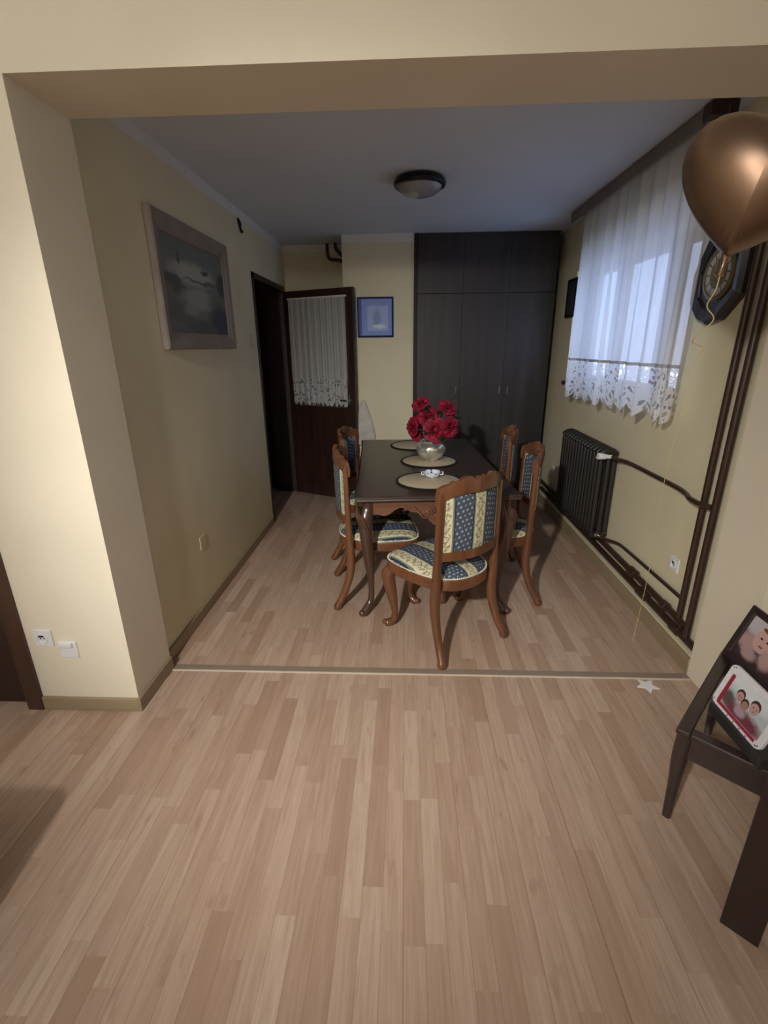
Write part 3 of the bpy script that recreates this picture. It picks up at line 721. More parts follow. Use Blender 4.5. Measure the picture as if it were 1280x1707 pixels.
def cabriole(sx, sy, x0, y0, H, foot, knee, rt, rk, ra, rf, axis=(0.707, 0.707)):
    """S curved leg going outwards along the corner diagonal; x0, y0 top centre"""
    ax, ay = axis[0]*sx, axis[1]*sy
    P = lambda o, z: (x0+ax*o, y0+ay*o, z)
    path = [P(0, H), P(0.004, H*0.93), P(knee, H*0.84), P(knee*0.9, H*0.74), P(knee*0.15, H*0.5), P(-knee*0.45, H*0.27), P(-knee*0.2, H*0.12), P(foot*0.75, H*0.045), P(foot, 0.018), P(foot*1.02, 0.004)]
    rad = [rt, rt*1.02, rk, rk*0.92, (rk+ra)*0.52, ra, ra*1.05, rf*0.95, rf, rf*0.7]
    return path, rad
for sx in (-1, 1):
    for sy in (-1, 1):
        bm = bmesh.new(); x0, y0 = sx*(TW-0.070), sy*(TL-0.062)
        path, rad = cabriole(sx, sy, x0, y0, TZ-0.036, 0.055, 0.026, 0.034, 0.044, 0.019, 0.026)
        sweep(bm, path, rad, 16, 5, sq=0.8)
        # scroll under the foot
        fx2, fy2 = path[-2][0], path[-2][1]
        ball(bm, (fx2+0.012*sx, fy2+0.012*sy, 0.024), 0.022, (1, 1, 1), 12, 8)
        lg = obj('leg', bm, M_tleg, tb, smooth=True, auto=50)
        bm = bmesh.new()
        for k in range(5):   # carved gadroons wrapping the knee
            P = []
            for j in range(6):
                u = j/5; a0 = math.atan2(sy, sx)-1.15+k*0.34+u*0.85; z = TZ-0.055-u*0.115-k*0.012
                r = 0.051+0.007*math.sin(u*PI)
                P.append((x0+0.707*sx*0.018+r*math.cos(a0), y0+0.707*sy*0.018+r*math.sin(a0), z))
            sweep(bm, P, [0.003, 0.007, 0.009, 0.0085, 0.006, 0.002], 8, 3)
        obj('knee_carving', bm, M_tleg, lg, smooth=True)

# ------------------------------------------------------------------ dining chairs
def make_chair():
    root = thing('dining_chair', 'x', 'chair')
    # seat plan (half widths by depth): rounded front and back
    def seat_outline(inset=0.0, n=56):
        pts = []
        for k in range(n):
            a = 2*PI*k/n
            c_, s_ = math.cos(a), math.sin(a)
            ex = 0.45
            px = math.copysign(abs(c_)**ex, c_); py = math.copysign(abs(s_)**ex, s_)
            wd_ = 0.238+0.022*py
            dp = 0.262 if py > 0 else 0.250
            if py < 0: px, py = math.copysign(abs(c_)**0.85, c_), math.copysign(abs(s_)**0.85, s_)
            pts.append((px*(wd_-inset), py*(dp-inset)))
        return pts
    so_ = seat_outline()
    def ring(bm, inset, z): return [bm.verts.new((p[0], p[1], z)) for p in seat_outline(inset)]
    bm = bmesh.new()
    rs = [ring(bm, 0.055, 0.395), ring(bm, 0.008, 0.385), ring(bm, 0.0, 0.395), ring(bm, 0.0, 0.44), ring(bm, 0.006, 0.452), ring(bm, 0.055, 0.452)]
    for a, b in zip(rs, rs[1:]+rs[:1]):
        for k in range(len(a)): bm.faces.new((a[k], a[(k+1) % len(a)], b[(k+1) % len(a)], b[k]))
    obj('seat_frame', bm, M_walnut, root, smooth=True, auto=35)
    bm = bmesh.new()
    prof = [(0.012, 0.440), (0.008, 0.458), (0.014, 0.472), (0.035, 0.486), (0.08, 0.497), (0.14, 0.503), (0.2, 0.505)]
    rs = [ring(bm, i, z) for i, z in prof]
    for a, b in zip(rs, rs[1:]):
        for k in range(len(a)): bm.faces.new((a[k], a[(k+1) % len(a)], b[(k+1) % len(a)], b[k]))
    bm.faces.new(rs[0][::-1]); bm.faces.new(rs[-1])
    seat = obj('seat_cushion', bm, M_stripe, root, smooth=True, auto=0)
    bm = bmesh.new()
    pts = seat_outline(0.004, 110)
    NB = len(pts); rings = []
    for i in range(NB*2):
        q0, q1 = pts[(i//2) % NB], pts[((i+1)//2) % NB]; q = ((q0[0]+q1[0])/2, (q0[1]+q1[1])/2)
        d_ = Vector((q[0], q[1], 0)).normalized(); r_ = 0.0058 if i % 2 == 0 else 0.003
        rings.append([bm.verts.new((q[0]+d_.x*r_*math.cos(a_*PI/3), q[1]+d_.y*r_*math.cos(a_*PI/3), 0.4565+r_*math.sin(a_*PI/3))) for a_ in range(6)])
    for i_ in range(len(rings)):
        a, b = rings[i_], rings[(i_+1) % len(rings)]
        for k in range(6): bm.faces.new((a[k], a[(k+1) % 6], b[(k+1) % 6], b[k]))
    obj('bead_trim', bm, plain('pale_braid', srgb(206, 202, 184), 0.45, var=0.02), seat, smooth=True)
    # backrest: curved in plan (centre set back), leaning back
    def back(u, z, off=0.0):
        """u -1..1 across, z height -> point on the curved leaning back surface; off = towards the sitter"""
        lean = -0.188-0.012*max(0, (z-0.45)/0.55)
        w_ = 0.214-0.016*max(0, (z-0.45)/0.55)
        return Vector((u*w_, lean-0.060*(1-u*u)+off, z))
    bm = bmesh.new()
    for sx in (-1, 1):
        P = [back(sx, z) for z in (0.42, 0.52, 0.62, 0.74, 0.86, 0.93)]
        sweep(bm, P, [(0.024, 0.021), (0.022, 0.020), (0.022, 0.018), (0.023, 0.017), (0.024, 0.016), (0.025, 0.015)], 12, 3, sq=0.7)
    # crest rail with carved outline
    def crest_top(u):
        a = abs(u)
        K = [(0, 0.998), (0.10, 1.004), (0.17, 0.990), (0.24, 0.992), (0.36, 1.012), (0.5, 1.008), (0.62, 0.996), (0.68, 0.984), (0.74, 0.990), (0.80, 0.990), (0.84, 0.976), (0.92, 0.972), (1.0, 0.968), (1.08, 0.955)]
        for (a0, z0), (a1, z1) in zip(K, K[1:]):
            if a <= a1: return z0+(z1-z0)*(a-a0)/(a1-a0)
        return K[-1][1]
    def crest_low(u):
        a = abs(u); return 0.925-0.028*max(0, (a-0.45)/0.55)**1.5-0.02*(a > 1.0)
    N = 64
    def fn(i):
        u = -1.09+2.18*i/N; zt, zl = crest_top(u), crest_low(u); ths = 0.014
        a, b = back(u, zl), back(u, zt)
        md = (zt+zl)/2; c1 = back(u, md, ths*1.25); c2 = back(u, md, -ths*1.25)
        f = lambda p, o: (p.x, p.y+o, p.z)
        return [f(a, ths), f(c1, 0), f(b, ths*0.8), f(b, -ths*0.8), f(c2, 0), f(a, -ths)]
    strip_solid(bm, N, fn)
    # lower rail
    def fn2(i):
        u = -1+2*i/24
        a, b = back(u, 0.575), back(u, 0.622); f = lambda p, o: (p.x, p.y+o, p.z)
        return [f(a, 0.012), f(b, 0.012), f(b, -0.014), f(a, -0.014)]
    strip_solid(bm, 24, fn2)
    bf = obj('backrest_frame', bm, M_walnut, root, smooth=True, auto=40)
    # carved crest ornament on the sitter's side
    bm = bmesh.new()
    for sgn in (-1, 1):
        P = []
        for j in range(7):
            t_ = j/6; q = back(sgn*(0.30+0.10*t_*math.cos(t_*5.5)), 0.965+0.018*t_*math.sin(t_*5.5), 0.018); P.append(q)
        sweep(bm, P+[back(sgn*0.55, 0.955, 0.016), back(sgn*0.85, 0.945, 0.014)], [0.004]*7+[0.006, 0.002], 6, 2)
    for k in range(-2, 3):
        q = back(0.06*k, 0.972, 0.017); ball(bm, q, 0.013, (0.5, 0.5, 1.5), 8, 6, Matrix.Rotation(k*0.35, 3, 'Y'))
    obj('crest_carving', bm, M_walnut, bf, smooth=True)
    # upholstered back pad (padded front, flat rear)
    bm = bmesh.new(); NU, NV = 20, 14
    z0, z1 = 0.618, 0.918
    def pad(u, v, side):
        uu = -0.905+1.81*u; z = z0+(z1-z0)*v
        e = min(1, min(u, 1-u)*9)**0.5*min(1, min(v, 1-v)*9)**0.5
        return back(uu, z, (0.012+0.022*e) if side else -(0.006+0.004*e))
    A = [[bm.verts.new(pad(i/NU, j/NV, 1)) for j in range(NV+1)] for i in range(NU+1)]
    B_ = [[bm.verts.new(pad(i/NU, j/NV, 0)) for j in range(NV+1)] for i in range(NU+1)]
    for i in range(NU):
        for j in range(NV):
            bm.faces.new((A[i][j], A[i+1][j], A[i+1][j+1], A[i][j+1])); bm.faces.new((B_[i][j], B_[i][j+1], B_[i+1][j+1], B_[i+1][j]))
    for j in range(NV):
        bm.faces.new((A[0][j], A[0][j+1], B_[0][j+1], B_[0][j])); bm.faces.new((A[NU][j], B_[NU][j], B_[NU][j+1], A[NU][j+1]))
    for i in range(NU):
        bm.faces.new((A[i][0], B_[i][0], B_[i+1][0], A[i+1][0])); bm.faces.new((A[i][NV], A[i+1][NV], B_[i+1][NV], B_[i][NV]))
    obj('back_cushion', bm, M_stripe, root, smooth=True, auto=50)
    # legs
    for sx in (-1, 1):
        bm = bmesh.new()
        p0 = back(sx, 0.44)
        path = [(p0.x, p0.y, 0.47), (p0.x, p0.y+0.004, 0.40), (sx*0.213, -0.182, 0.32), (sx*0.215, -0.195, 0.22), (sx*0.224, -0.232, 0.11), (sx*0.236, -0.268, 0.045), (sx*0.240, -0.280, 0.020), (sx*0.241, -0.282, 0.006)]
        sweep(bm, path, [(0.025, 0.024), (0.028, 0.026), (0.028, 0.027), (0.025, 0.025), (0.022, 0.022), (0.023, 0.022), (0.028, 0.024), (0.022, 0.020)], 14, 4)
        obj('leg', bm, M_walnut, root, smooth=True, auto=50)
        bm = bmesh.new()
        path, rad = cabriole(sx, 1, sx*0.200, 0.200, 0.415, 0.034, 0.026, 0.032, 0.040, 0.020, 0.025, axis=(0.6, 0.8))
        sweep(bm, path, rad, 14, 5)
        e = path[-2]; ball(bm, (e[0]+sx*0.008, e[1]+0.010, 0.021), 0.019, (1, 1, 1), 12, 8)
        for k in range(3):
            ball(bm, (sx*(0.210+0.012*k)+0.0, 0.230-0.012*k, 0.345), 0.012, (0.5, 0.7, 2.0), 8, 6)
        obj('leg', bm, M_walnut, root, smooth=True, auto=50)
    return root
chair0 = make_chair()
def put(o, x, y, rz, label):
    o.location = (x, y, 0); o.rotation_euler = (0, 0, rz); o['label'] = label; o['group'] = 'dining chairs around the table'
put(chair0, 0.212, 2.475, math.radians(38.5), 'carved walnut chair nearest the camera, its striped back towards the viewer')
ch = copy_tree(chair0); put(ch, -0.185, 2.965, -PI/2+math.radians(8), 'carved walnut chair on the left long side of the table, nearer of the two there')
ch = copy_tree(chair0); put(ch, -0.242, 3.64, -PI/2-math.radians(9), 'carved walnut chair on the left side of the table before the open door')
ch = copy_tree(chair0); put(ch, 0.60, 3.03, PI/2-math.radians(4), 'carved walnut chair on the right long side of the table, nearer of the two there')
ch = copy_tree(chair0); put(ch, 0.59, 3.72, PI/2-math.radians(5), 'carved walnut chair on the right long side of the table, farther one towards the wardrobe')

# ------------------------------------------------------------------ things on the table
tw = NT('woven_beige_straw'); co = tw.coord(); sx_ = tw.sep(co)
rad_ = tw.math('SQRT', tw.math('ADD', tw.math('MULTIPLY', sx_[0], sx_[0]), tw.math('MULTIPLY', sx_[1], sx_[1])))
rg = tw.math('SINE', tw.math('MULTIPLY', rad_, 520.0)); nn = tw.noise(co, 30, 3)
cc = tw.mix(tw.math('MULTIPLY', tw.math('ADD', rg, 1.0), 0.25), srgb(206, 190, 160), srgb(158, 140, 112)); cc = tw.mix(tw.math('MULTIPLY', nn, 0.3), cc, srgb(176, 158, 128))
tw.bump(rg, 0.3, 0.001); M_mat = tw.base(cc, 0.8)
M_rimk = plain('black_woven_rim', srgb(28, 24, 22), 0.7)
def placemat(x, y, label):
    t_ = thing('placemat', label, 'placemat', (x, y, TZ), 0, 'round placemats on the dining table')
    bm = bmesh.new(); lathe(bm, [(0.001, 0.001), (0.195, 0.001), (0.197, 0.004), (0.193, 0.006), (0.001, 0.006)], 48); obj('woven_disc', bm, M_mat, t_, smooth=True)
    bm = bmesh.new(); lathe(bm, [(0.193, 0.001), (0.209, 0.001), (0.212, 0.005), (0.207, 0.0085), (0.195, 0.0075)], 48, cap0=False, cap1=False); obj('rim', bm, M_rimk, t_, smooth=True)
placemat(0.152, 2.935, 'round beige placemat with black rim under the small blue and white dish')
placemat(0.178, 3.485, 'round beige placemat with black rim under the silver rose bowl')
placemat(0.085, 4.085, 'round beige placemat with black rim at the far end of the table')
# small blue and white dish
tc = NT('blue_and_white_glaze'); vo = tc.n('ShaderNodeTexVoronoi', feature='F1'); tc.l(tc.coord(), vo.inputs[0]); vo.inputs['Scale'].default_value = 38
bl = tc.math('LESS_THAN', tc.math('ADD', vo.outputs[0], tc.math('MULTIPLY', tc.noise(tc.coord(), 90, 3), 0.35)), 0.46)
M_delft = tc.base(tc.mix(bl, srgb(226, 230, 240), srgb(40, 62, 150)), 0.12, 0, 0.6, 0.6)
dish = thing('porcelain_dish', 'small blue and white porcelain dish with tiny handles on the nearest placemat', 'dish', (0.176, 3.00, TZ+0.008))
bm = bmesh.new(); lathe(bm, [(0.03, 0), (0.034, 0.004), (0.046, 0.016), (0.05, 0.030), (0.056, 0.038), (0.052, 0.040), (0.044, 0.034), (0.036, 0.012), (0.001, 0.008)], 36, flute=9, famp=0.03)
obj('bowl', bm, M_delft, dish, smooth=True)
bm = bmesh.new()
bm.free()
for sgn in (-1, 1):
    bm = bmesh.new(); sweep(bm, [(sgn*0.05, 0, 0.034), (sgn*0.066, 0, 0.036), (sgn*0.068, 0, 0.022), (sgn*0.049, 0, 0.018)], 0.004, 8)
    obj('handle', bm, M_delft, dish, smooth=True)
# silver vase
tv = NT('embossed_silver'); co = tv.coord(); vo = tv.n('ShaderNodeTexVoronoi', feature='SMOOTH_F1'); tv.l(co, vo.inputs[0]); vo.inputs['Scale'].default_value = 26
tv.bump(vo.outputs[0], 0.55, 0.012)
nv_ = tv.noise(co, 18, 3)
M_silver = tv.base(tv.ramp(nv_, [(0.35, srgb(176, 174, 164)), (0.65, srgb(236, 234, 226))]), 0.2, 0.75)
vase = thing('silver_vase', 'round embossed silver vase holding red roses on the middle placemat', 'vase', (0.192, 3.50, TZ+0.008))
bm = bmesh.new(); lathe(bm, [(0.05, 0), (0.056, 0.006), (0.052, 0.010), (0.085, 0.032), (0.106, 0.068), (0.108, 0.092), (0.094, 0.122), (0.074, 0.138), (0.078, 0.147), (0.072, 0.150), (0.066, 0.138), (0.066, 0.10), (0.001, 0.09)], 48)
obj('body', bm, M_silver, vase, smooth=True)
# roses
M_rose = plain('red_silk_petal', srgb(136, 24, 48), 0.65, var=0.16, scale=18, spec=0.3)
VZ = TZ+0.008+0.14; VX, VY_ = 0.192, 3.50
def rose(cx, cy, cz, R_, dirv, label, seed):
    rnd = random.Random(seed)
    t_ = thing('rose', label, 'flower', (VX+(cx-VX)*0.12, VY_+(cy-VY_)*0.12, VZ-0.04), 0, 'red artificial roses in the silver vase')
    base = t_.location; c0 = Vector((cx, cy, cz))-Vector(base)
    q = Vector((0, 0, 1)).rotation_difference(Vector(dirv).normalized()).to_matrix()
    bm = bmesh.new()
    layers = [(5, 0.25, 0.9, 0.30), (6, 0.5, 0.95, 0.55), (6, 0.78, 0.95, 0.95), (6, 1.0, 0.9, 1.35)]
    for li, (n, rr, hh, opn) in enumerate(layers):
        for k in range(n):
            a0 = 2*PI*k/n+li*0.7+rnd.uniform(-0.15, 0.15); wd_ = 2.6/n*PI/2*0.95; NU, NV = 8, 5
            V = []
            for i in range(NU+1):
                col_ = []
                for j in range(NV+1):
                    u = (i/NU-0.5)*2; v = j/NV
                    shp = math.sqrt(max(0, 1-(abs(u)**2.6)*0.92))
                    h = hh*R_*(v*shp)*(1.05-0.28*li); rad = R_*(0.10+rr*(0.35+0.65*v**1.2))*(1+0.12*opn*v*v)
                    curl = opn*0.22*R_*max(0, v-0.7)*3
                    a = a0+u*wd_*(0.55+0.45*math.sin(min(1, v+0.25)*PI*0.6)); wob = 0.05*R_*math.sin(u*5+k+li)*v
                    col_.append(bm.verts.new(c0+q@Vector(((rad+curl*0.7+wob)*math.cos(a), (rad+curl*0.7+wob)*math.sin(a), h-curl*0.55-0.25*R_))))
                V.append(col_)
            for i in range(NU):
                for j in range(NV): bm.faces.new((V[i][j], V[i+1][j], V[i+1][j+1], V[i][j+1]))
    ball(bm, c0+q@Vector((0, 0, 0.05*R_)), R_*0.30, (1, 1, 1.2), 10, 8)
    bl_ = obj('bloom', bm, M_rose, t_, smooth=True, auto=0)
    bm = bmesh.new(); tip = c0+q@Vector((0, 0, -0.25*R_))
    sweep(bm, [(0, 0, 0), (tip.x*0.3, tip.y*0.3, tip.z*0.6), tuple(tip)], 0.0035, 8)
    obj('stem', bm, M_green, t_, smooth=True)
    for s_ in range(3):
        bm = bmesh.new(); a = rnd.uniform(0, 2*PI); L = 0.095; p0 = c0+q@Vector((0, 0, -0.35*R_-0.012*s_)); d = Vector((math.cos(a), math.sin(a), rnd.uniform(-0.2, 0.35))).normalized(); sd = d.cross(Vector((0, 0, 1))).normalized()
        rows = []
        for j in range(7):
            v = j/6; wv = 0.030*math.sin(PI*min(1, v*0.95+0.03))**0.8; c_ = p0+d*L*v+Vector((0, 0, -0.02*v*v))
            rows.append([bm.verts.new(c_-sd*wv+Vector((0, 0, 0.006))), bm.verts.new(c_), bm.verts.new(c_+sd*wv+Vector((0, 0, 0.006)))])
        for A_, B2 in zip(rows, rows[1:]):
            for k in range(2): bm.faces.new((A_[k], A_[k+1], B2[k+1], B2[k]))
        lf = obj('leaf', bm, M_green, t_, smooth=True, auto=0)
        so = lf.modifiers.new('thick', 'SOLIDIFY'); so.thickness = 0.0012
ROSES = [
    (0.215, 3.385, 1.035, 0.062, (0.05, -1, 0.25), 'big full red rose facing the camera just above the vase rim'),
    (0.330, 3.40, 1.055, 0.052, (0.6, -0.8, 0.2), 'red rose at the right side of the bouquet, level with the big front one'),
    (0.045, 3.42, 1.050, 0.050, (-0.9, -0.5, 0.1), 'red rose sticking out lowest at the left side of the bouquet'),
    (0.165, 3.45, 1.125, 0.056, (-0.05, -0.7, 0.7), 'red rose in the middle of the bouquet above the big front one'),
    (0.105, 3.47, 1.215, 0.046, (-0.35, -0.5, 0.8), 'red rose at the top left of the bouquet'),
    (0.300, 3.48, 1.185, 0.048, (0.3, -0.6, 0.75), 'red rose at the top right of the bouquet'),
    (0.270, 3.36, 0.985, 0.036, (0.4, -0.9, -0.1), 'small red rose drooping over the right of the vase rim'),
    (0.335, 3.50, 1.110, 0.042, (0.8, -0.3, 0.4), 'red rose behind the right side of the bouquet'),
    (0.100, 3.60, 1.090, 0.045, (-0.4, 0.7, 0.4), 'red rose at the back of the bouquet'),
    (0.070, 3.45, 0.985, 0.036, (-0.7, -0.7, -0.1), 'small dark red rose low at the left above the far placemat'),
]
for i, r_ in enumerate(ROSES): rose(r_[0], r_[1], r_[2]+0.004, r_[3], r_[4], r_[5], i+3)

# ------------------------------------------------------------------ heart balloon
BC = Vector((0.893, 1.45, 1.995))
bal = thing('heart_balloon', 'shiny bronze heart-shaped foil balloon floating near the clock', 'balloon', BC)
M_foil = plain('bronze_foil', srgb(132, 106, 86), 0.36, 0.8, var=0.03, scale=3)
def heart(t_): return Vector((16*math.copysign(abs(math.sin(t_))**1.9, math.sin(t_)), 13*math.cos(t_)-3.2*math.cos(2*t_)-1.0*math.cos(3*t_)-0.3*math.cos(4*t_)))
NT_, NR = 120, 16; bm = bmesh.new(); S = 0.190/16.0; sd_ = []
H_ = [heart(2*PI*k/NT_)*S for k in range(NT_)]
cen = Vector((0, 0.2*S))
for side in (-1, 1):
    grid = []
    for j in range(NR+1):
        r = math.sin(PI/2*j/NR); ring_ = []
        for k in range(NT_):
            p = cen+(H_[k]-cen)*r
            dpt = 0.125*math.sqrt(max(0, 1-r**2.3))
            dpt += 0.003*math.sin(k*PI*2/NT_*36)*(r**6)
            ring_.append((p.x, side*dpt, p.y))
        grid.append(ring_)
    sd_.append(grid)
def addgrid(g, rim=None):
    c_ = bm.verts.new(g[0][0]); rows = []
    for j in range(1, NR+1):
        if j == NR and rim: rows.append(rim)
        else: rows.append([bm.verts.new(p) for p in g[j]])
    for k in range(NT_): bm.faces.new((c_, rows[0][k], rows[0][(k+1) % NT_]))
    for a, b in zip(rows, rows[1:]):
        for k in range(NT_): bm.faces.new((a[k], a[(k+1) % NT_], b[(k+1) % NT_], b[k]))
    return rows[-1]
rim_ = addgrid(sd_[0]); addgrid(sd_[1], rim_)
mt = Matrix.Rotation(math.radians(-30), 3, 'Z')@Matrix.Rotation(math.radians(13), 3, 'Y')
bmesh.ops.rotate(bm, verts=bm.verts[:], cent=(0, 0, 0), matrix=mt)
obj('foil_body', bm, M_foil, bal, smooth=True, auto=0)
tipl = mt@Vector((0, 0, H_[NT_//2].y))
bm = bmesh.new(); sweep(bm, [tuple(tipl+Vector((0, 0, 0.01))), tuple(tipl+Vector((-0.004, 0, -0.02))), tuple(tipl+Vector((-0.008, 0, -0.045)))], [0.012, 0.006, 0.009], 10)
obj('neck', bm, M_foil, bal, smooth=True)
M_rib = plain('gold_ribbon', srgb(206, 186, 130), 0.3, 0.5)
bm = bmesh.new(); t0 = tipl+Vector((-0.006, 0, -0.03))
P = [t0, t0+Vector((-0.004, 0, -0.05)), t0+Vector((-0.018, 0.002, -0.09)), t0+Vector((0.004, -0.004, -0.125)), t0+Vector((-0.03, 0, -0.165)), t0+Vector((-0.034, 0.01, -0.185)), t0+Vector((-0.008, 0.004, -0.20)), t0+Vector((-0.022, 0, -0.24)), t0+Vector((-0.030, 0, -0.34)), t0+Vector((-0.045, 0.0, -0.6)), t0+Vector((-0.040, 0, -0.9)), t0+Vector((-0.05, 0, -1.17))]
sweep(bm, [tuple(p) for p in P], [0.0018]*7+[0.0009]*5, 6, 6)
obj('ribbon', bm, M_rib, bal, smooth=True)

# star on the floor
bm = bmesh.new(); pts = []
for k in range(10):
    a = PI/2+k*PI/5+0.5; r = 0.056 if k % 2 == 0 else 0.028
    pts.append((r*math.cos(a), r*math.sin(a)))
prism(bm, pts, 'z', 0.0, 0.003)
tag(obj('paper_star', bm, M_star, loc=(1.197, 1.995, 0.0045)), 'small white star lying on the floor near the threshold strip', 'star')

# ------------------------------------------------------------------ low glass side table with photographs
u_ = Vector((0.685, 0.728, 0)).normalized(); v_ = Vector((u_.y, -u_.x, 0))
A = Vector((0.903, 1.303, 0)); tz = 0.392; LU, LV = 0.605, 0.52
st_ang = math.atan2(u_.y, u_.x)
# local frame: X = u (away), Y = -v ... so local y runs from 0 to -LV
st = thing('side_table', 'low dark wooden side table with a glass top by the right wall', 'table', (A.x, A.y, 0), st_ang)
bm = bmesh.new(); fw = 0.042
box(bm, 0, LU, -fw, 0, tz-0.022, tz); box(bm, 0, LU, -LV, -LV+fw, tz-0.022, tz); box(bm, 0, fw, -LV+fw, -fw, tz-0.022, tz); box(bm, LU-fw, LU, -LV+fw, -fw, tz-0.022, tz)
obj('top_frame', bm, M_wenge, st, bevel=0.006)
tg = NT('side_table_glass'); tp = tg.n('ShaderNodeBsdfTransparent'); tp.inputs[0].default_value = (0.93, 0.95, 0.93, 1); gl = tg.n('ShaderNodeBsdfGlossy'); gl.inputs['Roughness'].default_value = 0.03
fz = tg.n('ShaderNodeLayerWeight'); mx = tg.n('ShaderNodeMixShader'); tg.l(tg.math('ADD', tg.math('MULTIPLY', tg.math('POWER', fz.outputs['Facing'], 4.0), 0.5), 0.05), mx.inputs[0]); tg.l(tp.outputs[0], mx.inputs[1]); tg.l(gl.outputs[0], mx.inputs[2]); tg.l(mx.outputs[0], tg.out.inputs[0])
obj('glass_top', bx(fw, LU-fw, -LV+fw, -fw, tz-0.010, tz-0.003), tg.m, st)
bm = bmesh.new()
box(bm, 0.008, 0.026, -LV+0.03, -0.03, tz-0.105, tz-0.022); box(bm, LU-0.026, LU-0.008, -LV+0.03, -0.03, tz-0.105, tz-0.022)
box(bm, 0.03, LU-0.03, -0.026, -0.008, tz-0.105, tz-0.022); box(bm, 0.03, LU-0.03, -LV+0.008, -LV+0.026, tz-0.105, tz-0.022)
obj('apron', bm, M_wenge, st, bevel=0.003)
for (px, py, sx, sy) in ((0.028, -0.028, -1, 1), (LU-0.028, -0.028, 1, 1), (0.028, -LV+0.028, -1, -1), (LU-0.028, -LV+0.028, 1, -1)):
    bm = bmesh.new(); sweep(bm, [(px, py, tz-0.022), (px+0.002*sx, py+0.002*sy, tz-0.12), (px+0.001*sx, py+0.001*sy, 0.16), (px, py, 0.0)], [(0.026, 0.026), (0.025, 0.025), (0.019, 0.019), (0.014, 0.014)], 12, 4, sq=0.6)
    obj('leg', bm, M_wenge, st, smooth=True, auto=50)

def skin(r, g, b): return srgb(r, g, b)
# black box under the white frame; local: faces -x -> rotz=-90deg; local x -> world -y
bb = thing('black_box', 'flat black box lying on the glass side table under the white photo frame', 'box', (1.105, 1.27, tz))
bm = bx(-0.052, 0.06, -0.13, 0.118, 0, 0.040); obj('body', bm, plain('black_box_card', srgb(48, 46, 48), 0.5), bb, bevel=0.004)
wf = thing('photo_frame', 'white rounded photo frame with red stripe showing three people', 'photo frame', (1.064, 1.285, tz+0.040), -PI/2)
lean = math.radians(-17)
def rrect(w_, h_, r, n=6):
    pts = []
    for cx, cz, a0 in ((w_/2-r, r, -PI/2), (w_/2-r, h_-r, 0), (-w_/2+r, h_-r, PI/2), (-w_/2+r, r, PI)):
        for k in range(n+1): a = a0+PI/2*k/n; pts.append((cx+r*math.cos(a), cz+r*math.sin(a)))
    return pts
bm = bmesh.new(); prism(bm, rrect(0.235, 0.158, 0.022), 'y', 0, 0.012)
bmesh.ops.rotate(bm, verts=bm.verts[:], cent=(0, 0, 0), matrix=Matrix.Rotation(lean, 3, 'X'))
obj('frame_board', bm, plain('white_glossy_frame', srgb(222, 220, 226), 0.35, var=0.03, scale=40), wf, bevel=0.002)
M_ph1 = pic_mat('family_photo', srgb(196, 204, 208), [
    ('w', 0.5, 0.9, 0.6, 0.3, srgb(214, 220, 224)), ('w', 0.10, 0.28, 0.16, 0.22, srgb(84, 88, 84)), ('w', 0.55, 0.1, 0.5, 0.26, srgb(116, 60, 74)), ('w', 0.45, 0.22, 0.14, 0.14, srgb(170, 150, 164)),
    ('e', 0.30, 0.62, 0.10, 0.17, srgb(66, 52, 52)), ('e', 0.30, 0.56, 0.085, 0.15, srgb(188, 148, 142)), ('e', 0.46, 0.50, 0.09, 0.16, srgb(70, 54, 54)), ('e', 0.47, 0.46, 0.075, 0.13, srgb(168, 122, 116)),
    ('e', 0.66, 0.68, 0.11, 0.18, srgb(62, 50, 50)), ('e', 0.66, 0.60, 0.10, 0.17, srgb(192, 154, 148)), ('e', 0.28, 0.57, 0.012, 0.018, srgb(60, 40, 40)), ('e', 0.33, 0.57, 0.012, 0.018, srgb(60, 40, 40)),
    ('e', 0.63, 0.62, 0.012, 0.018, srgb(60, 40, 40)), ('e', 0.70, 0.62, 0.012, 0.018, srgb(60, 40, 40)), ('e', 0.31, 0.49, 0.03, 0.012, srgb(140, 70, 74)), ('e', 0.67, 0.52, 0.03, 0.012, srgb(140, 70, 74))], srgb(176, 186, 192), nscale=4, rough=0.25)
ph = print_slab(0.175, 0.112, 0.002, 'photograph', M_ph1, wf, y=-0.0025, z0=0.0); ph.location = (0.008, 0, 0)
def tilt(o, dz=0.0, dx=0.0):
    for v in o.data.vertices: v.co.z += dz; v.co.x += dx
    o.data.transform(Matrix.Rotation(lean, 4, 'X'))
tilt(ph, 0.024)
bm = bmesh.new(); prism(bm, [(-0.088, 0.012), (0.09, 0.012), (0.09, 0.022), (-0.078, 0.022), (-0.078, 0.128), (-0.092, 0.128), (-0.092, 0.022)], 'y', -0.0035, -0.001)
bmesh.ops.rotate(bm, verts=bm.verts[:], cent=(0, 0, 0), matrix=Matrix.Rotation(lean, 3, 'X'))
rs_ = obj('red_stripe', bm, plain('dark_red_print', srgb(156, 44, 64), 0.4), wf)
bm = bmesh.new()
for (x, z) in ((-0.104, 0.146), (-0.096, 0.150), (-0.106, 0.014), (0.10, 0.010), (0.107, 0.014), (0.104, 0.146), (-0.03, 0.007), (0.0, 0.006), (0.03, 0.007), (0.06, 0.006), (-0.086, 0.112), (-0.083, 0.122)):
    ball(bm, (x, -0.002, z), 0.003, (1, 0.5, 1), 8, 6)
bmesh.ops.rotate(bm, verts=bm.verts[:], cent=(0, 0, 0), matrix=Matrix.Rotation(lean, 3, 'X'))
obj('printed_dots', bm, plain('grey_print', srgb(120, 120, 128), 0.5), wf)
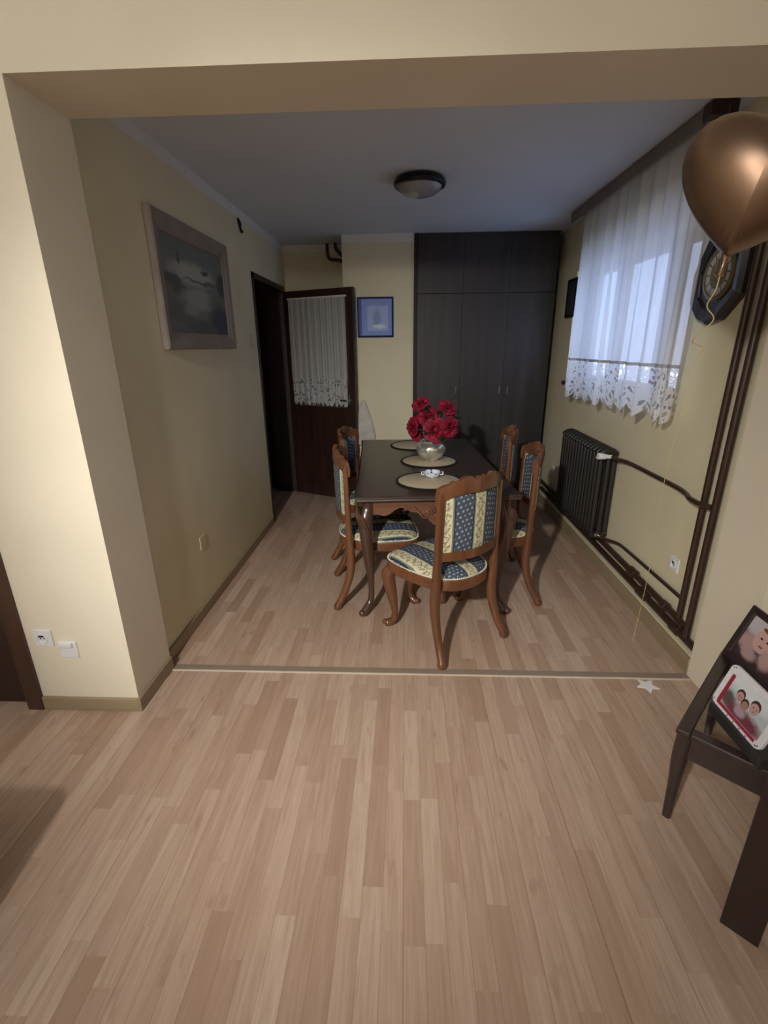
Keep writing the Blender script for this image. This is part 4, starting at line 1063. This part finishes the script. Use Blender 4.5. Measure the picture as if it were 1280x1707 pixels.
# larger dark frame with a baby photo
bf_ = thing('photo_frame', 'large dark photo frame with a baby portrait behind the white photo frame', 'photo frame', (1.315, 1.58, tz), -PI/2)
lean = math.radians(-19)
bm = frame_bm(0.29, 0.235, 0.028, 0.014, 0.006); bmesh.ops.rotate(bm, verts=bm.verts[:], cent=(0, 0, 0), matrix=Matrix.Rotation(lean, 3, 'X'))
obj('frame', bm, plain('dark_brown_frame', srgb(50, 40, 40), 0.35), bf_)
M_ph2 = pic_mat('baby_photo', srgb(60, 46, 50), [
    ('w', 0.30, 0.85, 0.45, 0.28, srgb(196, 190, 196)), ('w', 0.16, 0.42, 0.22, 0.18, srgb(186, 150, 148)), ('e', 0.40, 0.62, 0.19, 0.25, srgb(206, 168, 162)), ('w', 0.28, 0.22, 0.16, 0.12, srgb(182, 152, 152)),
    ('w', 0.62, 0.35, 0.15, 0.2, srgb(190, 158, 156)), ('e', 0.34, 0.66, 0.03, 0.022, srgb(70, 44, 44)), ('e', 0.47, 0.66, 0.03, 0.022, srgb(70, 44, 44)), ('e', 0.40, 0.50, 0.045, 0.02, srgb(150, 80, 84)), ('e', 0.40, 0.86, 0.13, 0.05, srgb(120, 86, 70))], srgb(74, 56, 58), nscale=4, rough=0.25)
ph = print_slab(0.238, 0.183, 0.002, 'photograph', M_ph2, bf_, y=-0.003, z0=0.0); tilt(ph, 0.026)
bm = bmesh.new(); box(bm, -0.02, 0.02, 0.0, 0.004, 0.0, 0.19); bmesh.ops.rotate(bm, verts=bm.verts[:], cent=(0, 0, 0.19), matrix=Matrix.Rotation(math.radians(12), 3, 'X'))
bmesh.ops.translate(bm, verts=bm.verts[:], vec=(0, 0.058, -0.004))
obj('easel_back', bm, M_mdark, bf_)
bm = bmesh.new(); box(bm, -0.015, 0.015, 0.008, 0.012, 0.0, 0.10); bmesh.ops.rotate(bm, verts=bm.verts[:], cent=(0, 0, 0.1), matrix=Matrix.Rotation(math.radians(8), 3, 'X'))
bmesh.ops.translate(bm, verts=bm.verts[:], vec=(0, 0.034, 0.0))
obj('easel_back', bm, M_mdark, wf)
# ------------------------------------------------------------------ console table at the right edge
cs = thing('console_table', 'tall dark brown wooden console with a thick slab leg at the right edge', 'table', (0.922, 0.965, 0), st_ang)
M_cons = wood('very_dark_brown_wood', srgb(34, 20, 18), srgb(46, 28, 25), 0.4, 'Z', coat=0.1)
obj('leg', bx(0, 0.10, -0.092, 0, 0, 0.74), M_cons, cs, bevel=0.004)
obj('leg', bx(0, 0.10, -1.10, -1.008, 0, 0.74), M_cons, cs, bevel=0.004)
obj('tabletop', bx(0, 0.34, -1.10, 0, 0.74, 0.78), M_cons, cs, bevel=0.004)
# low ottoman left of the frame (its shadow falls on the floor in view)
ot = thing('ottoman', 'dark brown upholstered ottoman beside the left door', 'stool', (-1.640, 0.585, 0))
bm = bmesh.new(); box(bm, -0.42, 0.42, -0.34, 0.34, 0.05, 0.47); obj('cushion', bm, plain('brown_fabric', srgb(70, 46, 36), 0.8), ot, bevel=0.05)
for sx in (-1, 1):
    for sy in (-1, 1): obj('leg', bx(sx*0.34-0.02, sx*0.34+0.02, sy*0.26-0.02, sy*0.26+0.02, 0, 0.06), M_wenge, ot)
